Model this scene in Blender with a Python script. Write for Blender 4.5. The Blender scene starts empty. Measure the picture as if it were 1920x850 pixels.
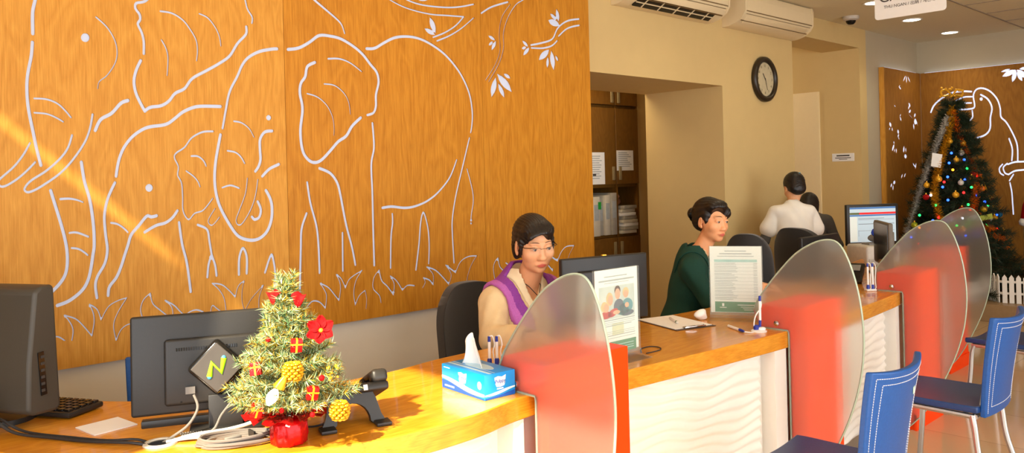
import bpy, bmesh, math, random
import numpy as np
from mathutils import Vector, Matrix, Euler
C = bpy.context.scene.collection
PI = math.pi
R = math.radians
random.seed(7)
# ------------------------------------------------------------------ camera frame
CAM_H = 1.5; YAW = R(46.7); ROLL = 0.025; FPX = 1500.0; PPX, PPY = 960.0, 330.0
FW = Vector((math.cos(YAW), math.sin(YAW), 0)); RT = Vector((math.sin(YAW), -math.cos(YAW), 0)); UP = Vector((0, 0, 1))
cam = bpy.data.cameras.new('camera'); cam_o = bpy.data.objects.new('camera', cam); C.objects.link(cam_o)
cx = (RT - ROLL * UP).normalized(); cy = (UP + ROLL * RT).normalized(); cz = -FW
m = Matrix((cx, cy, cz)).transposed().to_4x4(); m.translation = (0, 0, CAM_H)
cam_o.matrix_world = m
cam.sensor_width = 36; cam.lens = FPX / 1920 * 36; cam.shift_y = -(425 - PPY) / 1920; cam.clip_start = 0.05
bpy.context.scene.camera = cam_o

def on_plane(px, py, axis, val):
    """where the photograph's line of sight meets a flat wall of the room"""
    dx, dy = px - PPX, py - PPY
    d = FW + RT * ((dx - ROLL * dy) / FPX) - UP * ((ROLL * dx + dy) / FPX)
    t = (val - (0, 0, CAM_H)[axis]) / d[axis]
    return Vector((0, 0, CAM_H)) + d * t

# ------------------------------------------------------------------ materials
def lin(c):
    return tuple(((v / 255) / 12.92 if v / 255 <= .04045 else ((v / 255 + .055) / 1.055) ** 2.4) for v in c) + (1,)
MATS = {}
def mat(name, col, rough=.5, metal=0, noise=.06, nscale=30, bump=0, coat=0, emit=None, estr=0, trans=0, ior=1.45, spec=.5, sheen=0):
    if name in MATS: return MATS[name]
    m = bpy.data.materials.new(name); m.use_nodes = True; nt = m.node_tree; b = nt.nodes['Principled BSDF']
    c = lin(col) if max(col) > 1.001 else tuple(col) + (1,)
    b.inputs['Roughness'].default_value = rough; b.inputs['Metallic'].default_value = metal
    b.inputs['Coat Weight'].default_value = coat; b.inputs['Coat Roughness'].default_value = .08
    b.inputs['Transmission Weight'].default_value = trans; b.inputs['IOR'].default_value = ior
    b.inputs['Specular IOR Level'].default_value = spec; b.inputs['Sheen Weight'].default_value = sheen
    tc = nt.nodes.new('ShaderNodeTexCoord'); nz = nt.nodes.new('ShaderNodeTexNoise')
    nz.inputs['Scale'].default_value = nscale; nz.inputs['Detail'].default_value = 4
    nt.links.new(tc.outputs['Object'], nz.inputs['Vector'])
    rp = nt.nodes.new('ShaderNodeValToRGB'); nt.links.new(nz.outputs['Fac'], rp.inputs['Fac'])
    rp.color_ramp.elements[0].position = .3; rp.color_ramp.elements[1].position = .7
    rp.color_ramp.elements[0].color = tuple(v * (1 - noise) for v in c[:3]) + (1,)
    rp.color_ramp.elements[1].color = tuple(min(1, v * (1 + noise)) for v in c[:3]) + (1,)
    nt.links.new(rp.outputs['Color'], b.inputs['Base Color'])
    if bump:
        bp = nt.nodes.new('ShaderNodeBump'); bp.inputs['Strength'].default_value = bump; bp.inputs['Distance'].default_value = .002
        nt.links.new(nz.outputs['Fac'], bp.inputs['Height']); nt.links.new(bp.outputs['Normal'], b.inputs['Normal'])
    if emit:
        b.inputs['Emission Color'].default_value = lin(emit) if max(emit) > 1.001 else tuple(emit) + (1,)
        b.inputs['Emission Strength'].default_value = estr
    MATS[name] = m
    return m

def wood(name, dark, light, scale, along, rough=.4, coat=0, contrast=1, offset=0):
    """oak veneer: stretched noise for fibres, distorted bands for the flame grain"""
    m = bpy.data.materials.new(name); m.use_nodes = True; nt = m.node_tree; b = nt.nodes['Principled BSDF']
    tc = nt.nodes.new('ShaderNodeTexCoord')
    def mp(sc):
        v = nt.nodes.new('ShaderNodeMapping'); v.inputs['Scale'].default_value = sc; v.inputs['Location'].default_value = (offset, offset * .7, offset * .3)
        nt.links.new(tc.outputs['Object'], v.inputs['Vector']); return v
    st = [scale, scale, scale]; st['XYZ'.index(along)] = scale * .26
    fine = [scale * 26] * 3; fine['XYZ'.index(along)] = scale * .9
    n1 = nt.nodes.new('ShaderNodeTexNoise'); n1.inputs['Scale'].default_value = 1; n1.inputs['Detail'].default_value = 3; n1.inputs['Distortion'].default_value = .3
    nt.links.new(mp(st).outputs[0], n1.inputs['Vector'])
    mul = nt.nodes.new('ShaderNodeMath'); mul.operation = 'MULTIPLY'; mul.inputs[1].default_value = 11
    nt.links.new(n1.outputs['Fac'], mul.inputs[0])
    fr = nt.nodes.new('ShaderNodeMath'); fr.operation = 'PINGPONG'; fr.inputs[1].default_value = .5
    nt.links.new(mul.outputs[0], fr.inputs[0])
    n2 = nt.nodes.new('ShaderNodeTexNoise'); n2.inputs['Scale'].default_value = 1.6; n2.inputs['Detail'].default_value = 6; n2.inputs['Roughness'].default_value = .65
    nt.links.new(mp(fine).outputs[0], n2.inputs['Vector'])
    a = nt.nodes.new('ShaderNodeMath'); a.operation = 'MULTIPLY_ADD'; a.inputs[1].default_value = .34 * contrast
    nt.links.new(fr.outputs[0], a.inputs[0])
    s = nt.nodes.new('ShaderNodeMath'); s.operation = 'MULTIPLY'; s.inputs[1].default_value = 1.0
    nt.links.new(n2.outputs['Fac'], s.inputs[0]); nt.links.new(s.outputs[0], a.inputs[2])
    rp = nt.nodes.new('ShaderNodeValToRGB'); nt.links.new(a.outputs[0], rp.inputs['Fac'])
    rp.color_ramp.elements[0].position = .32; rp.color_ramp.elements[1].position = .86
    rp.color_ramp.elements[0].color = lin(dark); rp.color_ramp.elements[1].color = lin(light)
    nt.links.new(rp.outputs['Color'], b.inputs['Base Color'])
    b.inputs['Roughness'].default_value = rough; b.inputs['Coat Weight'].default_value = coat; b.inputs['Coat Roughness'].default_value = .07
    b.inputs['Specular IOR Level'].default_value = .5 if coat else .22
    return m

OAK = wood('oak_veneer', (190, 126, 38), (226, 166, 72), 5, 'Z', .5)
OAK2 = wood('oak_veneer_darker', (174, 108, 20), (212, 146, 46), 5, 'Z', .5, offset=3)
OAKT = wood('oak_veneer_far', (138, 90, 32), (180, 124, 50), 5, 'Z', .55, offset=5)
TOPW = wood('counter_oak', (196, 118, 16), (238, 164, 46), 6, 'X', .26, coat=.45, offset=9)
CABW = wood('cabinet_wood', (106, 70, 22), (134, 92, 36), 7, 'Z', .5, offset=2)
WALL = mat('cream_paint', (212, 184, 126), .75, noise=.015, nscale=8)
WALLG = mat('grey_paint', (190, 177, 150), .75, noise=.015, nscale=8)
WHITE = mat('white_lacquer', (240, 235, 226), .4, noise=.01)
CEIL = mat('ceiling_paint', (222, 210, 178), .8, noise=.02, nscale=60)
GRID = mat('ceiling_grid', (150, 135, 115), .6)
RED = mat('red_lacquer', (255, 70, 10), .4, noise=.02, spec=.2)
BLACKP = mat('black_plastic', (38, 36, 34), .42, noise=.08, nscale=200)
DARKP = mat('dark_grey_plastic', (58, 55, 52), .45, noise=.06, nscale=200)
GLOSSB = mat('gloss_black', (18, 18, 18), .12)
GREYP = mat('grey_plastic', (128, 124, 118), .5)
WHITEP = mat('white_plastic', (238, 236, 232), .35, noise=.01)
ACW = mat('aircon_white', (226, 206, 166), .4, noise=.01)
CHROME = mat('chrome', (205, 205, 205), .2, 1, noise=.01)
SATIN = mat('satin_metal', (190, 188, 184), .35, .9, noise=.02)
BLUEL = mat('blue_leather', (22, 80, 152), .38, noise=.08, nscale=120, bump=.15)
NAVYL = mat('navy_leather', (28, 60, 112), .33, noise=.1, nscale=120, bump=.12)
THREAD = mat('white_thread', (224, 224, 226), .7)
FABB = mat('black_fabric', (44, 42, 40), .85, noise=.15, nscale=300, sheen=.3)
PAPER = mat('white_paper', (246, 245, 242), .7, noise=.01)
PAPERG = mat('grey_print', (176, 182, 182), .8)
INK = mat('dark_print', (70, 66, 62), .8)
GREENP = mat('green_print', (92, 148, 112), .7)
TEALP = mat('teal_print', (176, 212, 208), .7)
BLUEPEN = mat('blue_plastic', (36, 52, 150), .35)
SKIN = mat('skin', (232, 172, 128), .5, noise=.04, nscale=60)
SKIN2 = mat('skin_fair', (236, 170, 122), .45, noise=.04, nscale=60)
for _m in (SKIN, SKIN2):
    nt = _m.node_tree; b = nt.nodes['Principled BSDF']; src = b.inputs['Base Color'].links[0].from_socket
    at = nt.nodes.new('ShaderNodeAttribute'); at.attribute_name = 'lip'; mx = nt.nodes.new('ShaderNodeMix'); mx.data_type = 'RGBA'
    nt.links.new(at.outputs['Fac'], mx.inputs[0]); nt.links.new(src, mx.inputs[6]); mx.inputs[7].default_value = lin((196, 92, 78)); nt.links.new(mx.outputs[2], b.inputs['Base Color'])
    b.inputs['Subsurface Weight'].default_value = .08; b.inputs['Subsurface Radius'].default_value = (.01, .004, .002)
LIPS = mat('lips', (204, 104, 86), .45)
HAIR = mat('black_hair', (26, 19, 16), .42, noise=.35, nscale=160)
EYEW = mat('eye_white', (206, 190, 178), .25)
IRIS = mat('dark_iris', (22, 14, 10), .15)
BEIGE = mat('beige_jacket', (232, 206, 160), .85, noise=.05, nscale=25, bump=.1)
COLLAR = mat('cream_collar', (240, 222, 184), .85, noise=.03)
PURP = mat('purple_scarf', (140, 62, 158), .85, noise=.12, nscale=220)
PINKP = mat('lilac_scarf', (190, 104, 190), .85, noise=.1, nscale=220)
GREENJ = mat('green_jacket', (14, 62, 50), .85, noise=.1, nscale=160)
CREAM = mat('cream_blouse', (226, 196, 150), .8)
TEE = mat('white_tee', (240, 234, 222), .85, noise=.03, nscale=14)
GREYS = mat('grey_sleeve', (84, 80, 76), .85)
TROUS = mat('dark_trousers', (40, 38, 40), .85)
NEEDLE = mat('fir_green', (70, 112, 62), .6, noise=.3, nscale=90)
NEEDLE2 = mat('fir_frosted', (186, 206, 158), .6, noise=.2, nscale=90)
NEEDLE3 = mat('fir_gold', (196, 160, 36), .45, .3, noise=.25, nscale=90)
FIRD = mat('fir_dark', (28, 48, 22), .7, noise=.35, nscale=60)
FIRD2 = mat('fir_dark_olive', (44, 52, 30), .7, noise=.35, nscale=60)
TRUNK = mat('trunk_brown', (82, 58, 36), .8)
FOIL = mat('red_foil', (206, 24, 26), .22, .55, noise=.2, nscale=60, bump=.6)
REDV = mat('red_velvet', (158, 8, 12), .75, noise=.1, spec=.2)
GOLD = mat('gold', (240, 176, 40), .3, .35, noise=.2, nscale=90)
COPPER = mat('copper_tinsel', (250, 116, 24), .35, .05, noise=.3, nscale=120)
SILVER = mat('silver_tinsel', (222, 218, 210), .35, .1, noise=.3, nscale=120)
BOXB = mat('box_blue', (16, 150, 236), .3, noise=.05, nscale=12)
BOXD = mat('box_deep_blue', (20, 84, 186), .3)
BOXL = mat('box_pale_blue', (190, 226, 246), .3)
TISSUE = mat('tissue', (250, 248, 244), .8, noise=.01)
ORANGE = mat('orange_plastic', (226, 84, 20), .4)
CABLEB = mat('black_cable', (40, 38, 38), .5)
CABLEG = mat('grey_cable', (112, 106, 100), .5)
CABLEW = mat('white_cable', (226, 216, 208), .5)
LIME = mat('lime_green', (148, 214, 20), .4)
CYAN = mat('cyan_blue', (70, 176, 226), .4)
CLEAR = None
def acrylic(name, tint=(.93, .95, .93), w=.82):
    m = bpy.data.materials.new(name); m.use_nodes = True; nt = m.node_tree; nt.nodes.clear()
    o = nt.nodes.new('ShaderNodeOutputMaterial'); t = nt.nodes.new('ShaderNodeBsdfTransparent'); g = nt.nodes.new('ShaderNodeBsdfPrincipled')
    g.inputs['Base Color'].default_value = tint + (1,); g.inputs['Roughness'].default_value = .05
    t.inputs['Color'].default_value = tint + (1,)
    mx = nt.nodes.new('ShaderNodeMixShader'); mx.inputs[0].default_value = 1 - w
    nt.links.new(t.outputs[0], mx.inputs[1]); nt.links.new(g.outputs[0], mx.inputs[2]); nt.links.new(mx.outputs[0], o.inputs[0])
    return m
CLEAR = acrylic('clear_acrylic', w=.93)
LENS = acrylic('spectacle_lens', (.95, .96, .95), .94)
def frosted():
    m = bpy.data.materials.new('frosted_acrylic'); m.use_nodes = True; nt = m.node_tree; nt.nodes.clear()
    o = nt.nodes.new('ShaderNodeOutputMaterial')
    tr = nt.nodes.new('ShaderNodeBsdfTransparent'); tr.inputs['Color'].default_value = (.97, .97, .95, 1)
    rf = nt.nodes.new('ShaderNodeBsdfRefraction'); rf.inputs['Roughness'].default_value = .36; rf.inputs['IOR'].default_value = 1.14; rf.inputs['Color'].default_value = (.97, .97, .95, 1)
    tl = nt.nodes.new('ShaderNodeBsdfTranslucent'); tl.inputs['Color'].default_value = (.86, .80, .70, 1)
    df = nt.nodes.new('ShaderNodeBsdfDiffuse'); df.inputs['Color'].default_value = (.84, .79, .70, 1)
    gl = nt.nodes.new('ShaderNodeBsdfGlossy'); gl.inputs['Roughness'].default_value = .06
    def mix(f, a, b):
        x = nt.nodes.new('ShaderNodeMixShader')
        if isinstance(f, float): x.inputs[0].default_value = f
        else: nt.links.new(f, x.inputs[0])
        nt.links.new(a.outputs[0], x.inputs[1]); nt.links.new(b.outputs[0], x.inputs[2]); return x
    base = mix(.46, rf, tr)
    dif = mix(.45, df, tl)
    body = mix(.10, base, dif)
    fz = nt.nodes.new('ShaderNodeFresnel'); fz.inputs['IOR'].default_value = 1.2
    fin = mix(fz.outputs[0], body, gl)
    nt.links.new(fin.outputs[0], o.inputs[0])
    return m
FROST = frosted()
EDGE = mat('acrylic_edge', (176, 190, 168), .2, noise=.02)
def emis(name, col, s):
    return mat(name, col, .5, emit=col, estr=s, noise=.01)
BACKL = mat('white_backing', (188, 196, 212), .6, noise=.01, emit=(200, 216, 255), estr=.24)
BACKT = mat('lit_backing', (225, 232, 250), .6, noise=.01, emit=(205, 220, 255), estr=1.0)
DOWNL = emis('downlight_glow', (255, 250, 235), 6)

# ------------------------------------------------------------------ mesh helpers
class MB:
    def __init__(s): s.v = []; s.f = []; s.mi = []; s.cur = 0
    def add(s, vs, fs, M=None):
        k = len(s.v)
        s.v += [tuple(M @ Vector(v)) if M is not None else tuple(v) for v in vs]
        s.f += [tuple(i + k for i in f) for f in fs]; s.mi += [s.cur] * len(fs)
        return s
    def box(s, c, d, M=None, bev=0, seg=2, rot=None):
        T = Matrix.Translation(c)
        if rot: T = T @ Euler(rot).to_matrix().to_4x4()
        if M is not None: T = M @ T
        bm = bmesh.new(); bmesh.ops.create_cube(bm, size=1)
        bmesh.ops.scale(bm, vec=d, verts=bm.verts)
        if bev: bmesh.ops.bevel(bm, geom=list(bm.edges), offset=bev, segments=seg, profile=.5, affect='EDGES')
        bm.verts.index_update()
        s.add([v.co for v in bm.verts], [[v.index for v in f.verts] for f in bm.faces], T); bm.free(); return s
    def prism(s, pts, z0, z1, M=None):
        n = len(pts)
        vs = [(p[0], p[1], z0) for p in pts] + [(p[0], p[1], z1) for p in pts]
        area = sum(pts[i][0] * pts[(i + 1) % n][1] - pts[(i + 1) % n][0] * pts[i][1] for i in range(n))
        o = list(range(n)) if area > 0 else list(range(n))[::-1]
        fs = [tuple(i + n for i in o), tuple(reversed(o))]
        for a in range(n):
            i, j = o[a], o[(a + 1) % n]; fs.append((i, j, j + n, i + n))
        return s.add(vs, fs, M)
    def tube(s, pts, r, n=8, M=None, cap=True, flat=1):
        P = [Vector(p) for p in pts]; k = len(P); rr = r if hasattr(r, '__len__') else [r] * k
        vs = []; N = None
        for i in range(k):
            T = (P[min(i + 1, k - 1)] - P[max(i - 1, 0)]).normalized()
            if N is None:
                a = Vector((0, 0, 1)) if abs(T.z) < .9 else Vector((1, 0, 0)); N = (a - T * a.dot(T)).normalized()
            else:
                N = (N - T * N.dot(T)); N = N.normalized() if N.length > 1e-6 else T.orthogonal().normalized()
            B = T.cross(N)
            for j in range(n):
                an = 2 * PI * j / n; vs.append(P[i] + N * math.cos(an) * rr[i] * flat + B * math.sin(an) * rr[i])
        fs = [(i * n + j, i * n + (j + 1) % n, (i + 1) * n + (j + 1) % n, (i + 1) * n + j) for i in range(k - 1) for j in range(n)]
        if cap: fs += [tuple(range(n - 1, -1, -1)), tuple((k - 1) * n + j for j in range(n))]
        return s.add(vs, fs, M)
    def lathe(s, prof, n=24, M=None):
        vs = [(r * math.cos(2 * PI * j / n), r * math.sin(2 * PI * j / n), z) for r, z in prof for j in range(n)]
        k = len(prof)
        fs = [(i * n + j, i * n + (j + 1) % n, (i + 1) * n + (j + 1) % n, (i + 1) * n + j) for i in range(k - 1) for j in range(n)]
        if prof[0][0] > 1e-5: fs.append(tuple(range(n - 1, -1, -1)))
        if prof[-1][0] > 1e-5: fs.append(tuple((k - 1) * n + j for j in range(n)))
        return s.add(vs, fs, M)
    def ball(s, c, r, n=12, M=None, sq=(1, 1, 1)):
        prof = [(max(r * math.sin(PI * i / n), 1e-6), -r * math.cos(PI * i / n)) for i in range(n + 1)]
        T = Matrix.Translation(c) @ Matrix.Diagonal((*sq, 1))
        return s.lathe(prof, max(8, n + 4), M @ T if M is not None else T)
    def grid(s, fn, nu, nv, M=None):
        vs = [fn(i / nu, j / nv) for j in range(nv + 1) for i in range(nu + 1)]
        fs = [(j * (nu + 1) + i, j * (nu + 1) + i + 1, (j + 1) * (nu + 1) + i + 1, (j + 1) * (nu + 1) + i) for j in range(nv) for i in range(nu)]
        return s.add(vs, fs, M)
    def build(s, name, mats, parent=None, smooth=None, loc=None):
        me = bpy.data.meshes.new(name); me.from_pydata(s.v, [], s.f)
        mats = mats if isinstance(mats, (list, tuple)) else [mats]
        for q in mats: me.materials.append(q)
        if len(mats) > 1: me.polygons.foreach_set('material_index', s.mi)
        me.update()
        o = bpy.data.objects.new(name, me); C.objects.link(o)
        if parent: o.parent = parent
        if loc: o.location = loc
        if smooth is not False:
            me.polygons.foreach_set('use_smooth', [True] * len(me.polygons))
            me.set_sharp_from_angle(angle=R(smooth or 35))
        return o
def tag(o, label, cat, group=None, kind=None):
    o['label'] = label; o['category'] = cat
    if group: o['group'] = group
    if kind: o['kind'] = kind
    return o
def thing(name, label, cat, loc=(0, 0, 0), rz=0, group=None, scale=1):
    o = bpy.data.objects.new(name, None); C.objects.link(o); o.empty_display_size = .1
    o.location = loc; o.rotation_euler = (0, 0, rz); o.scale = (scale,) * 3
    return tag(o, label, cat, group)
def struct(o):
    o['kind'] = 'structure'; return o
KIDS = {}
def dup(root, loc, rz, label, group=None):
    r = root.copy(); C.objects.link(r); r.location = loc; r.rotation_euler = (0, 0, rz); r['label'] = label
    if group: r['group'] = group
    for ch in list(root.children):
        c = ch.copy(); C.objects.link(c); c.parent = r
        for g in list(ch.children):
            d = g.copy(); C.objects.link(d); d.parent = c
    return r
def text_mb(body, size, depth=.0006, align='CENTER'):
    cu = bpy.data.curves.new('t', 'FONT'); cu.body = body; cu.size = size; cu.extrude = depth; cu.align_x = align; cu.align_y = 'CENTER'
    o = bpy.data.objects.new('t', cu); C.objects.link(o)
    dg = bpy.context.evaluated_depsgraph_get(); me = bpy.data.meshes.new_from_object(o.evaluated_get(dg))
    vs = [v.co.copy() for v in me.vertices]; fs = [tuple(p.vertices) for p in me.polygons]
    bpy.data.objects.remove(o); bpy.data.curves.remove(cu); bpy.data.meshes.remove(me)
    return vs, fs
def catmull(pts, sub=6, closed=False):
    P = [np.array(p, float) for p in pts]; n = len(P); out = []
    rng = range(n if closed else n - 1)
    for i in rng:
        p0 = P[(i - 1) % n] if closed or i > 0 else P[i]; p1 = P[i]; p2 = P[(i + 1) % n]; p3 = P[(i + 2) % n] if closed or i + 2 < n else p2
        for k in range(sub):
            t = k / sub
            out.append(.5 * ((2 * p1) + (-p0 + p2) * t + (2 * p0 - 5 * p1 + 4 * p2 - p3) * t * t + (-p0 + 3 * p1 - 3 * p2 + p3) * t ** 3))
    if not closed: out.append(P[-1])
    return out
def XY(ax, ay, az, o):
    """matrix whose columns are given axes"""
    m = Matrix((ax, ay, az)).transposed().to_4x4(); m.translation = o; return m
# ------------------------------------------------------------------ room shell
def shell(name, boxes, m):
    b = MB()
    for lo, hi in boxes:
        b.box([(l + h) / 2 for l, h in zip(lo, hi)], [h - l for l, h in zip(lo, hi)])
    return struct(b.build(name, m, smooth=False))
ZC = 2.96; YW = 3.6; XW = -.4; XE = 10.05; YS = -3.0
def floor_mat():
    m = bpy.data.materials.new('polished_tile'); m.use_nodes = True; nt = m.node_tree; b = nt.nodes['Principled BSDF']
    tc = nt.nodes.new('ShaderNodeTexCoord'); mp = nt.nodes.new('ShaderNodeMapping'); nt.links.new(tc.outputs['Object'], mp.inputs[0])
    br = nt.nodes.new('ShaderNodeTexBrick'); br.offset = 0; br.inputs['Scale'].default_value = 1.0
    br.inputs['Brick Width'].default_value = .6; br.inputs['Row Height'].default_value = .6; br.inputs['Mortar Size'].default_value = .003
    br.inputs['Color1'].default_value = lin((206, 178, 140)); br.inputs['Color2'].default_value = lin((200, 171, 133)); br.inputs['Mortar'].default_value = lin((168, 142, 108))
    nt.links.new(mp.outputs[0], br.inputs['Vector']); nt.links.new(br.outputs['Color'], b.inputs['Base Color'])
    b.inputs['Roughness'].default_value = .1; b.inputs['Specular IOR Level'].default_value = .6
    return m
FLOOR = floor_mat()
shell('floor', [((XW - .2, YS - .2, -.1), (XE + .15, 6.6, 0))], FLOOR)
shell('ceiling', [((XW - .2, YS - .2, ZC), (XE + .15, YW + .05, ZC + .1))], CEIL)
g = MB()
for i in range(8): g.box((4.9, 2.47 - .6 * i, ZC - .002), (10.3, .014, .008))
for i in range(17): g.box((XE - .13 - .62 * i, -.2, ZC - .002), (.014, 5.34, .008))
struct(g.build('trim_1', GRID, smooth=False))
# the wall behind the counter, with its two openings
shell('wall_north', [((XW, YW, 0), (4.13, 4.39, ZC)), ((4.13, YW, 2.2), (5.8, 4.39, ZC)), ((5.8, YW, 0), (7.0, 4.39, ZC)),
                     ((7.0, YW, 2.755), (8.45, 4.0, ZC)), ((8.45, YW, 0), (8.62, 6.5, ZC))], WALL)
shell('wall_northeast', [((8.62, YW, 0), (XE, YW + .15, ZC))], WALLG)
shell('wall_east', [((XE, YS, 0), (XE + .15, YW + .15, ZC))], WALLG)
shell('wall_storage', [((4.0, 5.3, 0), (7.0, 5.4, 2.8)), ((3.9, 4.39, 0), (4.0, 5.4, 2.8)), ((6.9, 4.39, 0), (7.0, 6.5, 2.96)),
                       ((3.9, 4.39, 2.72), (6.9, 5.4, 2.8)), ((7.0, 6.4, 0), (8.62, 6.5, 2.96)), ((7.0, 4.0, 2.86), (8.62, 6.5, 2.96)), ((6.372, 4.93, 0), (6.9, 5.3, 2.72))], WALL)
shell('trim_2', [((XW, YW - .008, 0), (4.1, YW, .79))], mat('lightened_dado', (236, 226, 206), .7, noise=.015, nscale=8))  # grey-beige wall base, colour lightened to stand in for window light
# street side: shop-front glazing openings let the daylight in
wy = [((XW - .2, YS - .15, 2.75), (XE, YS, ZC)), ((XW - .2, YS - .15, 0), (6.1, YS, .12)), ((6.1, YS - .15, 0), (XE, YS, 2.75))]
for i in range(5): wy.append(((XW + 1.58 * i, YS - .1, .12), (XW + 1.58 * i + .07, YS, 2.75)))
shell('wall_south', wy, WALLG)
WZ = 2.91  # unseen west wall; openings and slits shaped to throw sun patches and stripe
shell('wall_west_sun_slits', [((XW - .12, YS, WZ), (XW, 2.9, ZC)), ((XW - .12, YS, 0), (XW, -.3, .12)), ((XW - .12, -.3, 0), (XW, 2.0, .5)), ((XW - .12, -.3, .5), (XW, .72, WZ)), ((XW - .12, -1.65, .12), (XW, -1.59, WZ)),
                    ((XW - .12, 1.98, 0), (XW, 2.9, WZ)), ((XW - .12, 2.9, 0), (XW, YW, 2.722)), ((XW - .12, 2.9, 2.925), (XW, YW, ZC)),
                    ((XW - .12, 2.9, 2.722), (XW, 2.96, 2.925)), ((XW - .12, 3.03, 2.722), (XW, 3.07, 2.925))], WALLG)
# passage door on the far jamb wall
d = MB(); d.box((8.435, 4.47, 1.17), (.03, .86, 2.33)); door = struct(d.build('door_1', mat('cream_door', (244, 224, 178), .5, noise=.01)))
k = MB(); k.tube([(8.42, 4.12, 1.0), (8.37, 4.12, 1.0), (8.37, 4.24, 1.0)], .009); k.build('door_handle', SATIN, door)
shell('baseboard_north', [((5.8, YW - .012, 0), (7.0, YW, .1)), ((8.62, YW - .012, 0), (8.9, YW, .1))], mat('baseboard_grey', (170, 160, 145), .5))

# ------------------------------------------------------------------ carved wall panels
K = 280 / 960.
STROKES = []     # polyline in photograph pixels with per-point width
def S(ox, oy, w, pts, w1=None, smooth=True, k=K):
    p = [(ox + x * k, oy + y * k) for x, y in pts]
    if smooth and len(p) > 2: p = catmull(p, 6)
    n = len(p); w1 = w if w1 is None else w1
    STROKES.append([(q[0], q[1], w + (w1 - w) * i / max(1, n - 1)) for i, q in enumerate(p)])
def L(ox, oy, a, b, w, k=K):
    """leaf: a pointed ellipse from a to b"""
    p = []
    for i in range(9):
        t = i / 8; p.append((ox + (a[0] + (b[0] - a[0]) * t) * k, oy + (a[1] + (b[1] - a[1]) * t) * k, max(.8, w * k * math.sin(PI * min(max(t, .04), .96)) ** .8)))
    STROKES.append(p)
def D(ox, oy, c, w, k=K): STROKES.append([(ox + c[0] * k, oy + c[1] * k, w), (ox + c[0] * k + .01, oy + c[1] * k, w)])
A = (0, 0); B = (230, 0); Cc = (0, 160); Dd = (60, 340); E = (290, 180); Fc = (230, 400); G = (470, 380); Hh = (40, 480)
I = (530, 200); J = (680, 340); Kk = (660, 180); Lc = (500, 0); M_ = (680, 0); N = (860, 0)
# big elephant on the left
S(*A, 7.5, [(246, -120), (228, 0), (212, 80), (213, 215)])
S(*A, 7, [(210, 272), (203, 360), (180, 480), (175, 580), (185, 700), (215, 850), (236, 950), (265, 1063)])
D(*A, (550, 242), 17)
S(*A, 3.6, [(620, 110), (690, 175), (740, 260), (755, 340), (740, 410), (690, 485), (640, 525), (630, 570)], 2.2)
S(*A, 3.8, [(222, 633), (300, 638), (370, 665), (420, 710), (458, 755)])
S(*A, 3.5, [(222, 725), (300, 732), (360, 755), (408, 783)])
S(*Cc, 4.8, [(597, 188), (580, 280), (545, 370), (470, 480), (390, 565), (300, 630), (230, 672), (180, 688), (160, 665), (200, 615), (300, 550), (390, 470), (440, 400), (465, 322)])
S(*Cc, 4.6, [(195, 372), (150, 450), (90, 525), (0, 605), (-14, 632), (25, 652), (110, 605), (180, 545), (228, 495)])
S(*Cc, 7, [(525, 495), (545, 617), (580, 740), (603, 900), (608, 1030), (600, 1090), (590, 1160), (570, 1250), (530, 1320), (450, 1385), (371, 1417)])
S(*Dd, 7, [(122, 60), (150, 150), (190, 280), (220, 400), (230, 500), (220, 590), (180, 660), (100, 740)])
S(*Dd, 5, [(185, 115), (240, 112), (290, 120), (330, 135)], 3)
S(*Dd, 4.2, [(243, 333), (290, 330), (365, 357)]); S(*Dd, 4, [(257, 430), (300, 435), (335, 455), (360, 475)])
S(*Dd, 6.2, [(535, 10), (490, 110), (468, 220), (475, 340), (487, 440), (470, 530), (425, 610), (410, 670), (420, 750)])
S(*Dd, 4, [(510, 268), (550, 275), (590, 300), (618, 328)])
S(*Dd, 6.5, [(803, 222), (770, 230), (740, 225), (690, 285), (640, 345), (620, 410), (600, 470), (575, 550), (545, 620), (500, 680), (492, 735)])
S(*Dd, 6, [(727, 328), (800, 285), (860, 268), (905, 235), (937, 190)])
D(*Dd, (755, 43), 15)
S(0, 0, 6.5, [(749, 1133), (755, 1088), (770, 1018), (800, 948), (850, 883), (910, 838), (965, 816), (1069, 800), (1129, 760), (1179, 720), (1249, 690), (1309, 683), (1419, 685)])
S(*Cc, 7, [(615, 290), (650, 220), (720, 180), (780, 115), (825, 98)])
S(*B, 5.6, [(215, -70), (150, 5), (90, 20), (85, 55), (110, 90), (115, 125), (100, 155), (125, 210), (138, 270), (138, 345)])
S(*B, 6.6, [(118, 390), (90, 450), (75, 520), (85, 590), (110, 650), (145, 715)]); S(*B, 6.6, [(145, 715), (180, 690), (250, 680), (300, 650), (340, 600), (400, 570), (450, 505), (540, 455), (620, 410), (690, 360), (740, 280), (795, 220), (797, 172)], 5.6)
S(*B, 4, [(245, 72), (320, 85), (390, 130), (440, 195), (475, 260), (483, 330), (477, 390)], 3)
S(*B, 3.4, [(495, 88), (550, 115), (600, 180), (625, 240), (633, 295)], 2.8)
S(*B, 3.6, [(252, 258), (280, 310), (293, 370), (288, 485)], 2.8)
S(*B, 4, [(770, -90), (790, 0), (805, 60), (835, 110), (833, 148)])
S(*B, 6.5, [(994, 314), (960, 316), (880, 332), (810, 370), (770, 420), (740, 490), (690, 590), (665, 710), (645, 825)], 5)
S(*E, 6.4, [(425, 250), (395, 420), (388, 540), (400, 640), (430, 730), (495, 845), (545, 905), (614, 928), (674, 918), (724, 873), (752, 800), (757, 720), (745, 660), (718, 608)])
S(*E, 5.6, [(665, 680), (685, 730), (675, 780), (645, 795), (628, 778)])
S(*E, 2.8, [(598, 530), (585, 630), (545, 740), (525, 800), (540, 830), (570, 815), (620, 730), (650, 640), (665, 538)])
S(*E, 2.6, [(390, 725), (350, 790), (350, 820), (372, 832), (400, 805), (418, 780)])
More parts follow.
